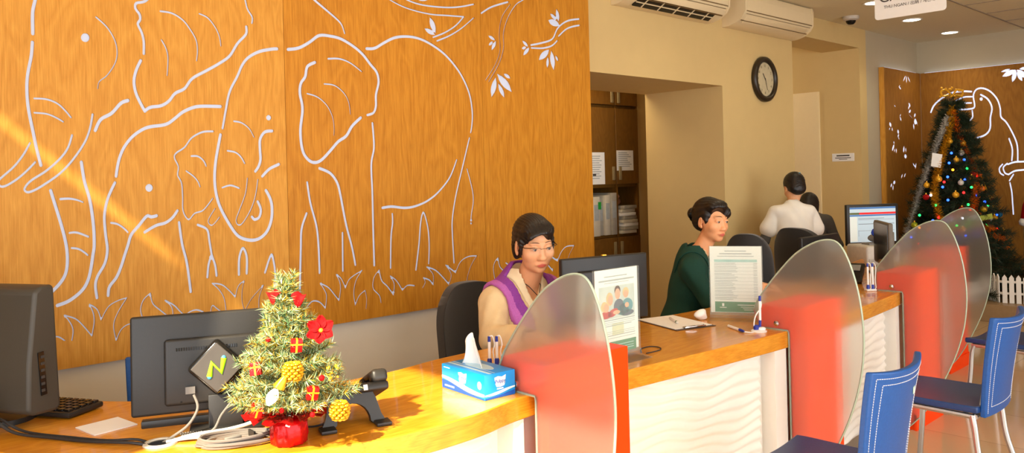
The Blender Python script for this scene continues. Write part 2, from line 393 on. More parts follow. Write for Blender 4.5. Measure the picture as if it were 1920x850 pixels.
S(*E, 4, [(377, 228), (310, 232), (240, 270), (195, 330), (140, 368), (130, 400), (155, 455), (150, 510), (175, 560), (182, 650), (185, 740), (220, 795), (260, 755), (315, 735), (375, 660)], 3)
S(*E, 3.6, [(238, 387), (280, 388), (315, 415), (333, 450)]); S(*E, 3.2, [(205, 483), (250, 515), (280, 550), (293, 583)])
S(*E, 3.6, [(512, 163), (560, 172), (610, 210), (640, 265)], 2.6); S(*E, 3.6, [(470, 353), (520, 362), (555, 390), (580, 433)]); S(*E, 3.6, [(437, 590), (490, 575), (545, 593)])
D(*E, (735, 140), 10.5)
S(*E, 6, [(757, 225), (710, 232), (680, 280), (680, 350), (683, 410), (670, 455), (650, 485)]); S(*E, 6, [(695, 517), (740, 470), (800, 440)])
S(*Fc, 5.8, [(365, 60), (385, 200), (415, 320), (440, 505)])
S(*Fc, 5, [(485, 75), (545, 105), (560, 180), (575, 270)]); S(*Fc, 5, [(573, 270), (555, 330), (547, 412)]); S(*Fc, 5, [(575, 270), (597, 335), (606, 402)]); D(*Fc, (572, 285), 9)
S(*Fc, 5.3, [(750, 395), (752, 290), (775, 225), (800, 280), (800, 387)])
S(*G, 4.8, [(95, 450), (120, 370), (138, 335), (152, 390), (160, 450), (165, 570)])
# grass along the bottom
S(*Hh, 2.8, [(120, 560), (195, 525), (250, 525), (320, 580)]); S(*Hh, 2.8, [(320, 580), (335, 480), (310, 420), (278, 383)]); S(*Hh, 2.8, [(278, 383), (350, 405), (400, 450), (455, 515)])
S(*Hh, 2.8, [(455, 515), (470, 430), (465, 370), (440, 312)]); S(*Hh, 2.8, [(440, 312), (490, 345), (515, 412)]); S(*Hh, 2.6, [(515, 412), (560, 330), (620, 290), (680, 270)])
S(*Hh, 2.6, [(680, 270), (620, 370), (595, 450), (612, 545)]); S(*Hh, 2.6, [(612, 545), (640, 480), (680, 445), (720, 435)])
for c, w in (((285, 388), 6), ((444, 322), 6), ((455, 508), 4.6), ((320, 572), 5.4), ((514, 402), 4.6), ((612, 538), 4.6)): D(*Hh, c, w)
S(*Fc, 2.8, [(150, 720), (118, 630), (135, 560), (180, 515)]); S(*Fc, 2.8, [(180, 515), (195, 580), (245, 625), (300, 668)]); S(*Fc, 2.6, [(300, 668), (325, 655), (315, 600), (275, 562)])
S(*Fc, 3, [(275, 562), (330, 590), (370, 630), (400, 660)]); S(*Fc, 3, [(400, 660), (440, 632), (480, 622), (520, 635)])
for c, w in (((180, 530), 5), ((300, 664), 5.5), ((400, 658), 4), ((285, 568), 5)): D(*Fc, c, w)
S(*Fc, 2.6, [(560, 720), (575, 600), (610, 615), (660, 655)]); S(*Fc, 2.5, [(670, 660), (655, 550), (620, 490), (578, 452)]); S(*Fc, 2.8, [(578, 452), (640, 460), (690, 500), (726, 540)])
S(*Fc, 2.5, [(726, 540), (745, 470), (782, 435)]); S(*Fc, 2, [(782, 435), (770, 500), (770, 570), (787, 630)]); S(*Fc, 2, [(787, 630), (830, 550), (907, 463)]); S(*Fc, 2.2, [(907, 463), (880, 540), (878, 640)])
for c, w in (((726, 532), 4.6), ((780, 442), 4.6), ((900, 470), 4.6), ((787, 625), 3.5)): D(*Fc, c, w)
S(*G, 5, [(362, 70), (330, 170), (325, 300), (318, 590)])
S(0, 0, 4.8, [(576.7, 342.3), (582.5, 380), (594, 424), (598, 462), (600, 512)], k=1)
S(0, 0, 6, [(600, 315.8), (620, 325), (633, 343), (639, 366), (645, 398), (651, 427), (661, 465), (667, 497)], 4.5, k=1)
S(*G, 4.2, [(593, 195), (595, 440)])
S(0, 0, 4.6, [(699, 231), (702, 276), (697, 308), (699, 363), (700.5, 430), (702.5, 498)], k=1)
S(*J, 4, [(193, 210), (195, 270), (185, 360), (182, 558)])
S(*J, 4, [(345, 570), (365, 400), (375, 270), (393, 200), (420, 290), (430, 400), (427, 530)], 3.4)
S(0, 0, 5.4, [(718, 390), (735, 387.5), (759, 390), (779, 387), (802, 377), (823, 360), (844, 333), (857, 300)], 3.4, k=1)
S(0, 0, 3.6, [(880.8, 259), (868.5, 311), (855.5, 367), (849, 410), (849, 440), (852, 493)], k=1)
S(*Kk, 2.8, [(742, 470), (775, 600), (782, 680), (770, 760), (768, 800)]); D(*Kk, (768, 800), 5); D(*Kk, (768, 820), 4.4)
S(*M_, 6, [(28, 313), (80, 310), (140, 275), (210, 242), (290, 235), (370, 250), (450, 290), (530, 350), (600, 430), (650, 510), (690, 610), (707, 720), (705, 800), (697, 853)], 3.4)
S(*Lc, 6.4, [(140, 318), (210, 308), (280, 270), (340, 228), (410, 232), (480, 250), (560, 298), (620, 350), (670, 415), (710, 465), (722, 530), (705, 610), (705, 680), (690, 725), (650, 740)], 5)
S(0, 0, 6.2, [(591, 117), (577, 125), (573, 144), (565, 156), (563, 175), (568, 204), (564, 246), (568, 281.7), (578, 299), (590, 305), (603, 300.6), (620, 283), (635, 265.6), (650, 255), (661, 236.5), (677, 221)], k=1)
S(*Lc, 4, [(398, 378), (470, 378), (540, 405), (612, 460)], 2.8); S(*Lc, 3, [(372, 540), (440, 550), (500, 600), (530, 660), (540, 735)], 2.2)
S(0, 0, 3.2, [(576.5, 175.6), (596, 182), (613.7, 198), (624, 219), (627, 240), (626.5, 254)], 2, k=1)
S(*Lc, 5.4, [(260, -50), (310, 0), (380, 60), (450, 120), (485, 160), (503, 215)], 3.4)
S(*M_, 3, [(110, -50), (180, 0), (260, 42), (350, 72), (450, 93), (550, 100), (652, 108)]); S(*M_, 3.2, [(652, 108), (600, 165), (530, 210), (455, 240)])
S(*M_, 3.6, [(200, -50), (290, 0), (370, 28), (460, 42), (560, 48), (640, 42), (715, 27)], 3); S(*M_, 3.4, [(480, 263), (560, 230), (640, 180), (715, 115)], 2.4)
L(*M_, (435, 112), (470, 212), 36); L(*M_, (402, 185), (466, 222), 32); L(*M_, (350, -6), (425, -4), 26)
S(*M_, 3.6, [(765, 85), (830, 45), (935, 13)])
S(*N, 1.8, [(332, 30), (280, 110), (262, 220), (268, 320), (235, 420), (175, 515)]); S(*N, 2.4, [(470, -40), (415, 0), (370, 30), (320, 110), (290, 210), (290, 310), (260, 410), (195, 525)], 1.8)
for a, b, w in (((193, 230), (237, 258), 22), ((242, 264), (214, 322), 24), ((222, 268), (196, 291), 20), ((252, 478), (341, 588), 46), ((241, 500), (214, 622), 38), ((257, 538), (296, 627), 30), ((293, 476), (334, 502), 24),
                ((631, 58), (645, 137), 26), ((591, 88), (631, 127), 24), ((581, 132), (648, 162), 42), ((412, 262), (449, 300), 22), ((408, 313), (437, 303), 20), ((456, 307), (418, 354), 26), ((582, 322), (520, 383), 40), ((598, 328), (613, 449), 34), ((576, 366), (572, 437), 22), ((625, 358), (641, 394), 18)):
    L(*N, a, b, w)
S(*N, 3.6, [(467, 290), (540, 275), (605, 250), (640, 180), (700, 135), (775, 122)]); S(*N, 3.4, [(470, 308), (540, 310), (600, 295), (635, 262)]); S(*N, 3.4, [(645, 232), (690, 190), (730, 172), (777, 163)])
S(*G, 2.8, [(365, 670), (400, 635), (445, 640), (483, 680)]); S(*G, 2.5, [(483, 680), (490, 600), (475, 560), (450, 520)]); S(*G, 2.8, [(450, 520), (500, 545), (535, 585), (570, 630)])
S(*G, 2.5, [(570, 630), (580, 560), (575, 510), (553, 463)]); S(*G, 2.6, [(553, 463), (585, 490), (612, 550)]); S(*G, 2.6, [(612, 550), (640, 490), (718, 437)]); S(*G, 2.4, [(718, 437), (680, 500), (665, 580), (675, 660)])
S(*G, 2.4, [(675, 660), (700, 600), (738, 565)]); S(*G, 2, [(738, 565), (748, 620), (744, 682)])
for c, w in (((455, 524), 5.4), ((560, 470), 5.4), ((611, 540), 5), ((570, 622), 4), ((483, 672), 3.6)): D(*G, c, w)
S(*J, 2.4, [(120, 780), (110, 735), (70, 690), (75, 620), (108, 572)]); S(*J, 3, [(108, 572), (125, 640), (160, 675), (200, 730)]); S(*J, 2.5, [(200, 730), (205, 660), (180, 610)]); S(*J, 2.6, [(180, 610), (220, 640), (258, 702)]); S(*J, 2.6, [(258, 702), (290, 670), (335, 672)])
for c, w in (((106, 584), 5), ((200, 715), 5.4), ((188, 622), 5), ((258, 694), 4)): D(*J, c, w)
S(*J, 2.2, [(388, 685), (405, 650), (393, 620)]); S(*J, 3, [(393, 622), (430, 635), (456, 665)]); S(*J, 2.2, [(456, 665), (455, 600), (415, 552)]); S(*J, 3, [(415, 552), (470, 572), (520, 620), (556, 662)])
S(*J, 2.2, [(556, 662), (572, 600), (537, 540)]); S(*J, 3, [(537, 540), (570, 565), (600, 588)]); S(*J, 2.4, [(600, 588), (630, 520), (680, 485), (735, 480)]); S(*J, 2, [(735, 480), (700, 540), (675, 620), (670, 690)])
for c, w in (((430, 560), 5.4), ((550, 550), 6), ((597, 580), 4.6), ((553, 655), 4.4), ((450, 658), 4)): D(*J, c, w)
P_ = (900, 420); k7 = 220 / 959.
S(*P_, 2.4, [(128, 470), (112, 370), (125, 310), (150, 278)], k=k7); S(*P_, 2.6, [(150, 278), (165, 350), (205, 390)], k=k7); S(*P_, 3, [(215, 320), (252, 346)], k=k7); D(*P_, (232, 337), 4, k7)
S(*P_, 3, [(500, 260), (550, 325), (596, 383)], k=k7); S(*P_, 3.4, [(560, 235), (590, 270), (636, 302)], k=k7); S(*P_, 2.4, [(636, 302), (670, 225), (710, 185), (770, 178)], k=k7); S(*P_, 1.8, [(770, 178), (730, 260), (703, 362)], k=k7)
D(*P_, (594, 372), 4, k7); D(*P_, (592, 268), 4.5, k7); D(*P_, (632, 292), 4, k7); D(*P_, (148, 296), 4, k7)

def contours(strokes, x0, y0, x1, y1, h=.5):
    """outlines of the union of all strokes (marching squares on a distance field)"""
    nx, ny = int((x1 - x0) / h) + 1, int((y1 - y0) / h) + 1
    F = np.full((ny, nx), 9., np.float32)
    for st in strokes:
        for (ax, ay, aw), (bx, by, bw) in zip(st[:-1], st[1:]):
            mg = max(aw, bw) / 2 + 2
            i0 = max(0, int((min(ax, bx) - mg - x0) / h)); i1 = min(nx, int((max(ax, bx) + mg - x0) / h) + 2)
            j0 = max(0, int((min(ay, by) - mg - y0) / h)); j1 = min(ny, int((max(ay, by) + mg - y0) / h) + 2)
            if i1 <= i0 or j1 <= j0: continue
            X = x0 + h * np.arange(i0, i1)[None, :]; Y = y0 + h * np.arange(j0, j1)[:, None]
            dx, dy = bx - ax, by - ay; q = dx * dx + dy * dy + 1e-9
            t = np.clip(((X - ax) * dx + (Y - ay) * dy) / q, 0, 1)
            d = np.hypot(X - ax - t * dx, Y - ay - t * dy) - (aw + (bw - aw) * t) / 2
            F[j0:j1, i0:i1] = np.minimum(F[j0:j1, i0:i1], d)
    F[0] = F[-1] = 9; F[:, 0] = F[:, -1] = 9
    ins = F < 0
    code = ins[:-1, :-1] * 1 + ins[:-1, 1:] * 2 + ins[1:, 1:] * 4 + ins[1:, :-1] * 8
    def ex(j, i, e):
        if e == 0: a, b = F[j, i], F[j, i + 1]; return (0, j, i), (x0 + h * (i + a / (a - b)), y0 + h * j)
        if e == 2: a, b = F[j + 1, i], F[j + 1, i + 1]; return (0, j + 1, i), (x0 + h * (i + a / (a - b)), y0 + h * (j + 1))
        if e == 3: a, b = F[j, i], F[j + 1, i]; return (1, j, i), (x0 + h * i, y0 + h * (j + a / (a - b)))
        a, b = F[j, i + 1], F[j + 1, i + 1]; return (1, j, i + 1), (x0 + h * (i + 1), y0 + h * (j + a / (a - b)))
    TB = {1: [(3, 0)], 2: [(0, 1)], 3: [(3, 1)], 4: [(1, 2)], 5: [(3, 0), (1, 2)], 6: [(0, 2)], 7: [(3, 2)], 8: [(2, 3)], 9: [(2, 0)], 10: [(0, 1), (2, 3)], 11: [(2, 1)], 12: [(1, 3)], 13: [(1, 0)], 14: [(0, 3)]}
    nxt = {}; pos = {}
    for j, i in zip(*np.nonzero((code > 0) & (code < 15))):
        for a, b in TB[int(code[j, i])]:
            ka, pa = ex(j, i, a); kb, pb = ex(j, i, b); nxt[ka] = kb; pos[ka] = pa; pos[kb] = pb
    loops = []
    while nxt:
        s0, c = nxt.popitem(); lp = [pos[s0]]; key = c
        while key in nxt: lp.append(pos[key]); key = nxt.pop(key)
        # thin out points that lie on nearly straight runs
        out = [lp[0]]
        for q in range(1, len(lp) - 1):
            ax, ay = out[-1]; bx, by = lp[q]; cx_, cy_ = lp[q + 1]
            if abs((bx - ax) * (cy_ - ay) - (by - ay) * (cx_ - ax)) > .09 * math.hypot(cx_ - ax, cy_ - ay) or math.hypot(bx - ax, by - ay) > 5: out.append(lp[q])
        if len(out) >= 4: loops.append(out)
    return loops

def cut_board(name, rect, loops2d, thick, toworld, m, parent):
    """a flat board with the outlines cut right through it"""
    cu = bpy.data.curves.new('c', 'CURVE'); cu.dimensions = '2D'; cu.fill_mode = 'BOTH'; cu.extrude = thick / 2
    u0, v0, u1, v1 = rect
    for lp in [[(u0, v0), (u1, v0), (u1, v1), (u0, v1)]] + loops2d:
        sp = cu.splines.new('POLY'); sp.points.add(len(lp) - 1); sp.use_cyclic_u = True
        sp.points.foreach_set('co', [c for p in lp for c in (p[0], p[1], 0, 1)])
    o = bpy.data.objects.new('c', cu); C.objects.link(o)
    dg = bpy.context.evaluated_depsgraph_get(); me = bpy.data.meshes.new_from_object(o.evaluated_get(dg))
    bpy.data.objects.remove(o); bpy.data.curves.remove(cu)
    me.name = name; me.transform(toworld); me.materials.clear(); me.materials.append(m)
    ob = bpy.data.objects.new(name, me); C.objects.link(ob); ob.parent = parent
    return ob

BY = 3.545           # front face of the cladding
LOOPS = contours(STROKES, -12, -24, 1110, 640)
def wl(lp):
    return [(lambda p: (p.x, p.z))(on_plane(x, y, 1, BY)) for x, y in lp]
WL = [wl(l) for l in LOOPS]
TOW = Matrix(((1, 0, 0, 0), (0, 0, -1, BY + .0035), (0, 1, 0, 0), (0, 0, 0, 1)))
Z0 = .776
for (u0, u1, mm, lab) in ((-.38, 1.853, OAK, 'oak wall panel with cut-out elephant trunks, tusks and two calves, left of the first seam'),
                          (1.855, 3.115, OAK2, 'oak wall panel with the cut-out round elephant body, ear and tail'),
                          (3.117, 4.085, OAK2, 'narrow oak wall panel with cut-out leafy twigs beside the storage opening')):
    t = thing('wall_panel', lab, 'wall panel', ((u0 + u1) / 2, BY, Z0), group='carved oak panels on the long wall')
    inv = Matrix.Translation(-t.location)
    sel = [l for l in WL if u0 < sum(p[0] for p in l) / len(l) < u1]
    sel = [[(min(max(p[0], u0 + .004), u1 - .004), p[1]) for p in l] for l in sel]
    cut_board('board', (u0, Z0, u1, ZC - .01), sel, .007, inv @ TOW, mm, t)
    b = MB(); b.box(((u0 + u1) / 2, BY + .021, (Z0 + .02 + ZC - .02) / 2), (u1 - u0 - .02, .026, ZC - Z0 - .05), inv); b.build('backing', BACKL, t)
    b = MB()
    for zz in (Z0 + .1, ZC - .12): b.box(((u0 + u1) / 2, BY + .0435, zz), (u1 - u0 - .1, .019, .06), inv)
    b.build('batten', CABW, t)

# far corner: toucan panel and leafy return panel
STROKES = []
Q = (1640, 110)
S(*Q, 3.4, [(360, 345), (380, 300), (430, 255), (490, 222), (550, 210), (620, 212)]); S(*Q, 3, [(520, 272), (570, 248), (622, 245)]); S(*Q, 3, [(510, 287), (620, 285)])
S(*Q, 3.2, [(540, 327), (600, 325), (640, 310), (632, 240), (650, 200), (690, 190), (740, 210), (785, 260), (805, 320), (810, 375), (845, 410), (890, 490), (915, 560), (918, 655)])
S(*Q, 3.4, [(680, 232), (725, 260), (752, 315), (742, 380), (740, 450), (710, 490), (650, 512)]); D(*Q, (683, 260), 6.5); S(*Q, 3, [(625, 335), (628, 375), (608, 400)])
S(*Q, 3.2, [(862, 515), (883, 580), (880, 655)]); S(*Q, 3.2, [(855, 680), (900, 665), (960, 662), (1040, 650)]); S(*Q, 3.2, [(860, 745), (900, 722), (960, 715), (1040, 700)])
S(*Q, 3, [(850, 675), (825, 700), (835, 735), (857, 745)]); S(*Q, 3, [(820, 680), (800, 705), (805, 735), (827, 750)]); S(*Q, 3, [(890, 745), (865, 785)])
S(*Q, 3, [(868, 800), (880, 860), (885, 930), (890, 1000)])
for a, b, w in (((812, 85), (868, 68), 16), ((822, 113), (902, 74), 34), ((906, 78), (884, 148), 30), ((914, 88), (946, 142), 26), ((914, 74), (975, 120), 36), ((930, 66), (985, 60), 20)): L(*Q, a, b, w)
TL = contours(STROKES, 1700, 112, 1960, 420)
PX = 9.99
tl = [[(lambda p: (p.y, p.z))(on_plane(x, y, 0, PX)) for x, y in l] for l in TL]
t = thing('wall_panel', 'oak wall panel with the glowing cut-out toucan on a branch, behind the big tree', 'wall panel', (PX, 2.2, .1))
inv = Matrix.Translation(-t.location)
TX = Matrix(((0, 0, 1, PX + .006), (1, 0, 0, 0), (0, 1, 0, 0), (0, 0, 0, 1)))
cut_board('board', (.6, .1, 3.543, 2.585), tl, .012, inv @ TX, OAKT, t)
b = MB(); b.box((PX + .024, 2.06, 1.3555), (.02, 2.88, 2.467), inv); b.build('backing', BACKT, t)
STROKES = []
for a, b, w in (((200, 108), (184, 148), 12), ((205, 108), (206, 160), 12), ((212, 112), (230, 155), 12), ((165, 168), (156, 185), 9), ((160, 180), (170, 200), 14), ((126, 298), (136, 312), 10), ((218, 282), (232, 310), 14), ((228, 290), (216, 330), 14), ((232, 328), (222, 350), 18),
                ((262, 350), (256, 378), 16), ((170, 352), (162, 378), 10), ((165, 375), (172, 402), 14), ((98, 408), (106, 440), 20), ((100, 440), (94, 462), 10), ((112, 440), (116, 470), 12), ((150, 455), (154, 485), 18), ((156, 485), (150, 505), 14), ((152, 500), (160, 525), 10),
                ((262, 385), (262, 425), 24), ((270, 400), (276, 432), 12), ((250, 415), (254, 458), 14), ((124, 530), (126, 550), 12), ((126, 550), (114, 595), 18), ((132, 575), (126, 605), 10), ((140, 575), (140, 610), 12), ((190, 560), (186, 608), 16), ((200, 570), (202, 605), 12), ((198, 615), (200, 642), 24),
                ((180, 740), (172, 772), 12), ((200, 735), (190, 765), 12), ((130, 785), (124, 808), 20), ((112, 800), (104, 830), 14), ((120, 810), (118, 850), 12), ((245, 670), (262, 700), 12), ((268, 668), (262, 712), 12), ((216, 352), (250, 392), 6)):
    L(*Q, a, b, w * .78)
PL = contours(STROKES, 1650, 120, 1740, 400)
pl = [[(lambda p: (p.x, p.z))(on_plane(x, y, 1, BY)) for x, y in l] for l in PL]
t = thing('wall_panel', 'oak return panel with small glowing cut-out leaves, left of the toucan corner', 'wall panel', (9.4, BY, .1))
inv = Matrix.Translation(-t.location)
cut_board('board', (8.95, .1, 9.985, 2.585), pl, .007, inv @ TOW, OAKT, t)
b = MB(); b.box((9.43, BY + .0195, 1.3555), (.9, .023, 2.467), inv); b.build('backing', BACKT, t)
b = MB(); b.box((8.935, BY + .024, 1.3425), (.028, .048, 2.485), inv); b.build('edge_board', OAK, t)
# ------------------------------------------------------------------ reception counter
HC = .78; TH_ = .074
FR = catmull([(.27, 3.45), (.33, 2.95), (.47, 2.55), (.68, 2.22), (.965, 1.985), (1.2, 1.885), (1.38, 1.853), (1.59, 1.853), (1.83, 1.885), (2.28, 1.85), (2.8, 1.795), (3.28, 1.758), (3.6, 1.755), (4.0, 1.765), (4.4, 1.79), (4.78, 1.825), (5.5, 1.95), (6.2, 2.115), (6.9, 2.33)], 6)
BK = catmull([(.62, 3.45), (.72, 3.1), (.88, 2.84), (1.15, 2.62), (1.45, 2.53), (1.7, 2.5), (2.0, 2.53), (2.5, 2.5), (3.14, 2.42), (3.6, 2.37), (4.2, 2.38), (4.9, 2.48), (5.6, 2.70), (6.8, 2.98)], 6)
def fy(x):
    """front edge of the counter at a given distance along it (right part)"""
    for a, b in zip(FR[:-1], FR[1:]):
        if a[0] <= x <= b[0]: return a[1] + (b[1] - a[1]) * (x - a[0]) / (b[0] - a[0] + 1e-9)
    return FR[-1][1]
counter = thing('reception_counter', 'long curved oak-topped reception counter with white wavy front', 'counter', (2.8, 2.1, 0))
inv = Matrix.Translation(-counter.location)
b = MB(); b.prism([tuple(p) for p in FR] + [tuple(p) for p in BK[::-1]], HC - TH_, HC, inv)
ct = b.build('countertop', TOPW, counter)
bv = ct.modifiers.new('b', 'BEVEL'); bv.width = .004; bv.segments = 2; bv.limit_method = 'ANGLE'; bv.angle_limit = R(50)
def front_pts(x0, x1, off, step=.02):
    out = [p for p in FR]
    res = []
    for i in range(len(out) - 1):
        a, b2 = Vector(out[i]), Vector(out[i + 1]); n = max(1, int((b2 - a).length / step))
        d = (b2 - a).normalized(); nn = Vector((-d.y, d.x))
        for q in range(n):
            p = a + (b2 - a) * q / n
            if x0 <= p.x <= x1: res.append(p + nn * off)
    return res
def wave_panel(x0, x1):
    P = front_pts(x0, x1, .05); nv = 190
    m_ = MB(); n = len(P)
    vs = []; s = 0; S_ = [0]
    for i in range(1, n): s += (P[i] - P[i - 1]).length; S_.append(s)
    for j in range(nv + 1):
        z = .1 + (HC - TH_ - .1) * j / nv
        for i in range(n):
            d = (P[min(i + 1, n - 1)] - P[max(i - 1, 0)]).normalized(); nn = Vector((-d.y, d.x))
            ph = z / .0105 + 1.5 * math.sin(S_[i] * 8 + z * 6) + .7 * math.sin(S_[i] * 19 - z * 15) + S_[i] * 3
            h = .0048 * math.sin(ph * PI * .5)
            p = P[i] + nn * h; vs.append((p.x, p.y, z))
    fs = [(j * n + i, j * n + i + 1, (j + 1) * n + i + 1, (j + 1) * n + i) for j in range(nv) for i in range(n - 1)]
    m_.add(vs, fs, inv); return m_
def strip(x0, x1, off0, off1, z0, z1, m_=None):
    a = front_pts(x0, x1, off0); c = front_pts(x0, x1, off1)
    return (m_ or MB()).prism([(p.x, p.y) for p in a] + [(p.x, p.y) for p in c[::-1]], z0, z1, inv)
BAYS = ((.3, 1.73), (2.25, 3.18), (3.74, 4.62), (5.16, 6.1))
for x0, x1 in BAYS: wave_panel(x0, x1).build('wave_panel', WHITE, counter, smooth=50)
for x0, x1 in ((1.745, 1.826), (3.2, 3.32), (4.64, 4.735), (6.11, 6.2)):
    strip(x0, x1, .004, .11, 0, HC - TH_).build('white_post', WHITE, counter)
strip(.3, 6.9, .075, .095, .0, HC - TH_).build('body_panel', WHITE, counter)
strip(.3, 6.9, .06, .074, .0, .1).build('kick_board', SATIN, counter)
b = MB(); b.prism([tuple(p) for p in front_pts(.3, 6.9, .1)] + [(p[0], p[1] - .12) for p in BK[::-1] if p[0] > .85], HC - TH_ - .03, HC - TH_ - .001, inv); b.build('underside', WHITE, counter)
for p in ((1.1, 2.45), (3.0, 2.25), (4.6, 2.2), (6.0, 2.5)):
    b = MB(); b.box((p[0], p[1], .337), (.04, .4, .674), inv); b.build('support_panel', WHITE, counter)

# ------------------------------------------------------------------ red dividers with frosted screens
LEAF = [(.215, .86), (.19, .91), (.13, .99), (.07, 1.06), (0, 1.13), (-.08, 1.178), (-.145, 1.194), (-.19, 1.178), (-.225, 1.12), (-.255, 1.03), (-.275, .93), (-.285, .81), (-.28, .7), (-.262, .59), (-.22, .45), (-.15, .29), (-.07, .14), (.0, .05), (.03, .02)]
def divider(x, yf, arm, lab):
    t = thing('counter_divider', lab, 'divider', (x, yf, 0), group='counter dividers between the service bays')
    w = .41; dl = .05
    # pedestal: leg standing in front of the counter edge with an arm resting on the top
    prof = [(0, 0), (dl, 0), (dl, HC + .001), (arm, HC + .001), (arm, HC + .105), (0, HC + .105)]
    b = MB(); T = Matrix(((0, 0, 1, 0), (1, 0, 0, 0), (0, 1, 0, 0), (0, 0, 0, 1)))
    b.prism(prof, 0, w, T); p = b.build('pedestal', RED, t, smooth=False)
    bv = p.modifiers.new('b', 'BEVEL'); bv.width = .003; bv.segments = 2
    b = MB(); b.box((w / 2, -.004, .045), (w + .012, .012, .09)); b.build('plinth', RED, t)
    pts = catmull(LEAF, 5)
    ol = [tuple(q) for q in pts] + [(.055, .02), (.055, HC + .003), (.2, HC + .003)]
    if dl: ol = [tuple(q) for q in pts] + [(.046, .02), (.046, HC + .003), (arm - .01, HC + .003)]
    b = MB(); b.prism(ol, -.016, -.006, T); s = b.build('frosted_screen', FROST, t, smooth=30)
    b = MB(); b.tube([(-.011, q[0], q[1]) for q in pts] + [(-.011, .046, .03), (-.011, .046, HC - .01), (-.011, .05, HC + .003), (-.011, arm - .012, HC + .003)], .0042, 6); e = b.build('polished_edge', EDGE, s); e['label'] = 'pale polished edge of the frosted screen'
    for yy, zz in ((arm - .09, HC + .03), (.022, .25)):
        b = MB(); b.lathe([(.0, -.004), (.011, -.004), (.012, 0), (.012, .006), (.0, .009)], 16, Matrix.Translation((-.016, yy, zz)) @ Euler((0, -PI / 2, 0)).to_matrix().to_4x4())
        b.build('bolt', CHROME, t)
    return t
divider(1.832, 1.80, .225, 'red divider with frosted leaf-shaped screen right beside the blue tissue box')
divider(3.322, 1.705, .19, 'red divider with frosted leaf-shaped screen beside the white price list holder')
divider(4.742, 1.755, .195, 'red divider with frosted leaf-shaped screen behind the middle blue chair')
divider(6.2, 2.05, .2, 'farthest red divider, its frosted leaf-shaped screen showing behind another screen')

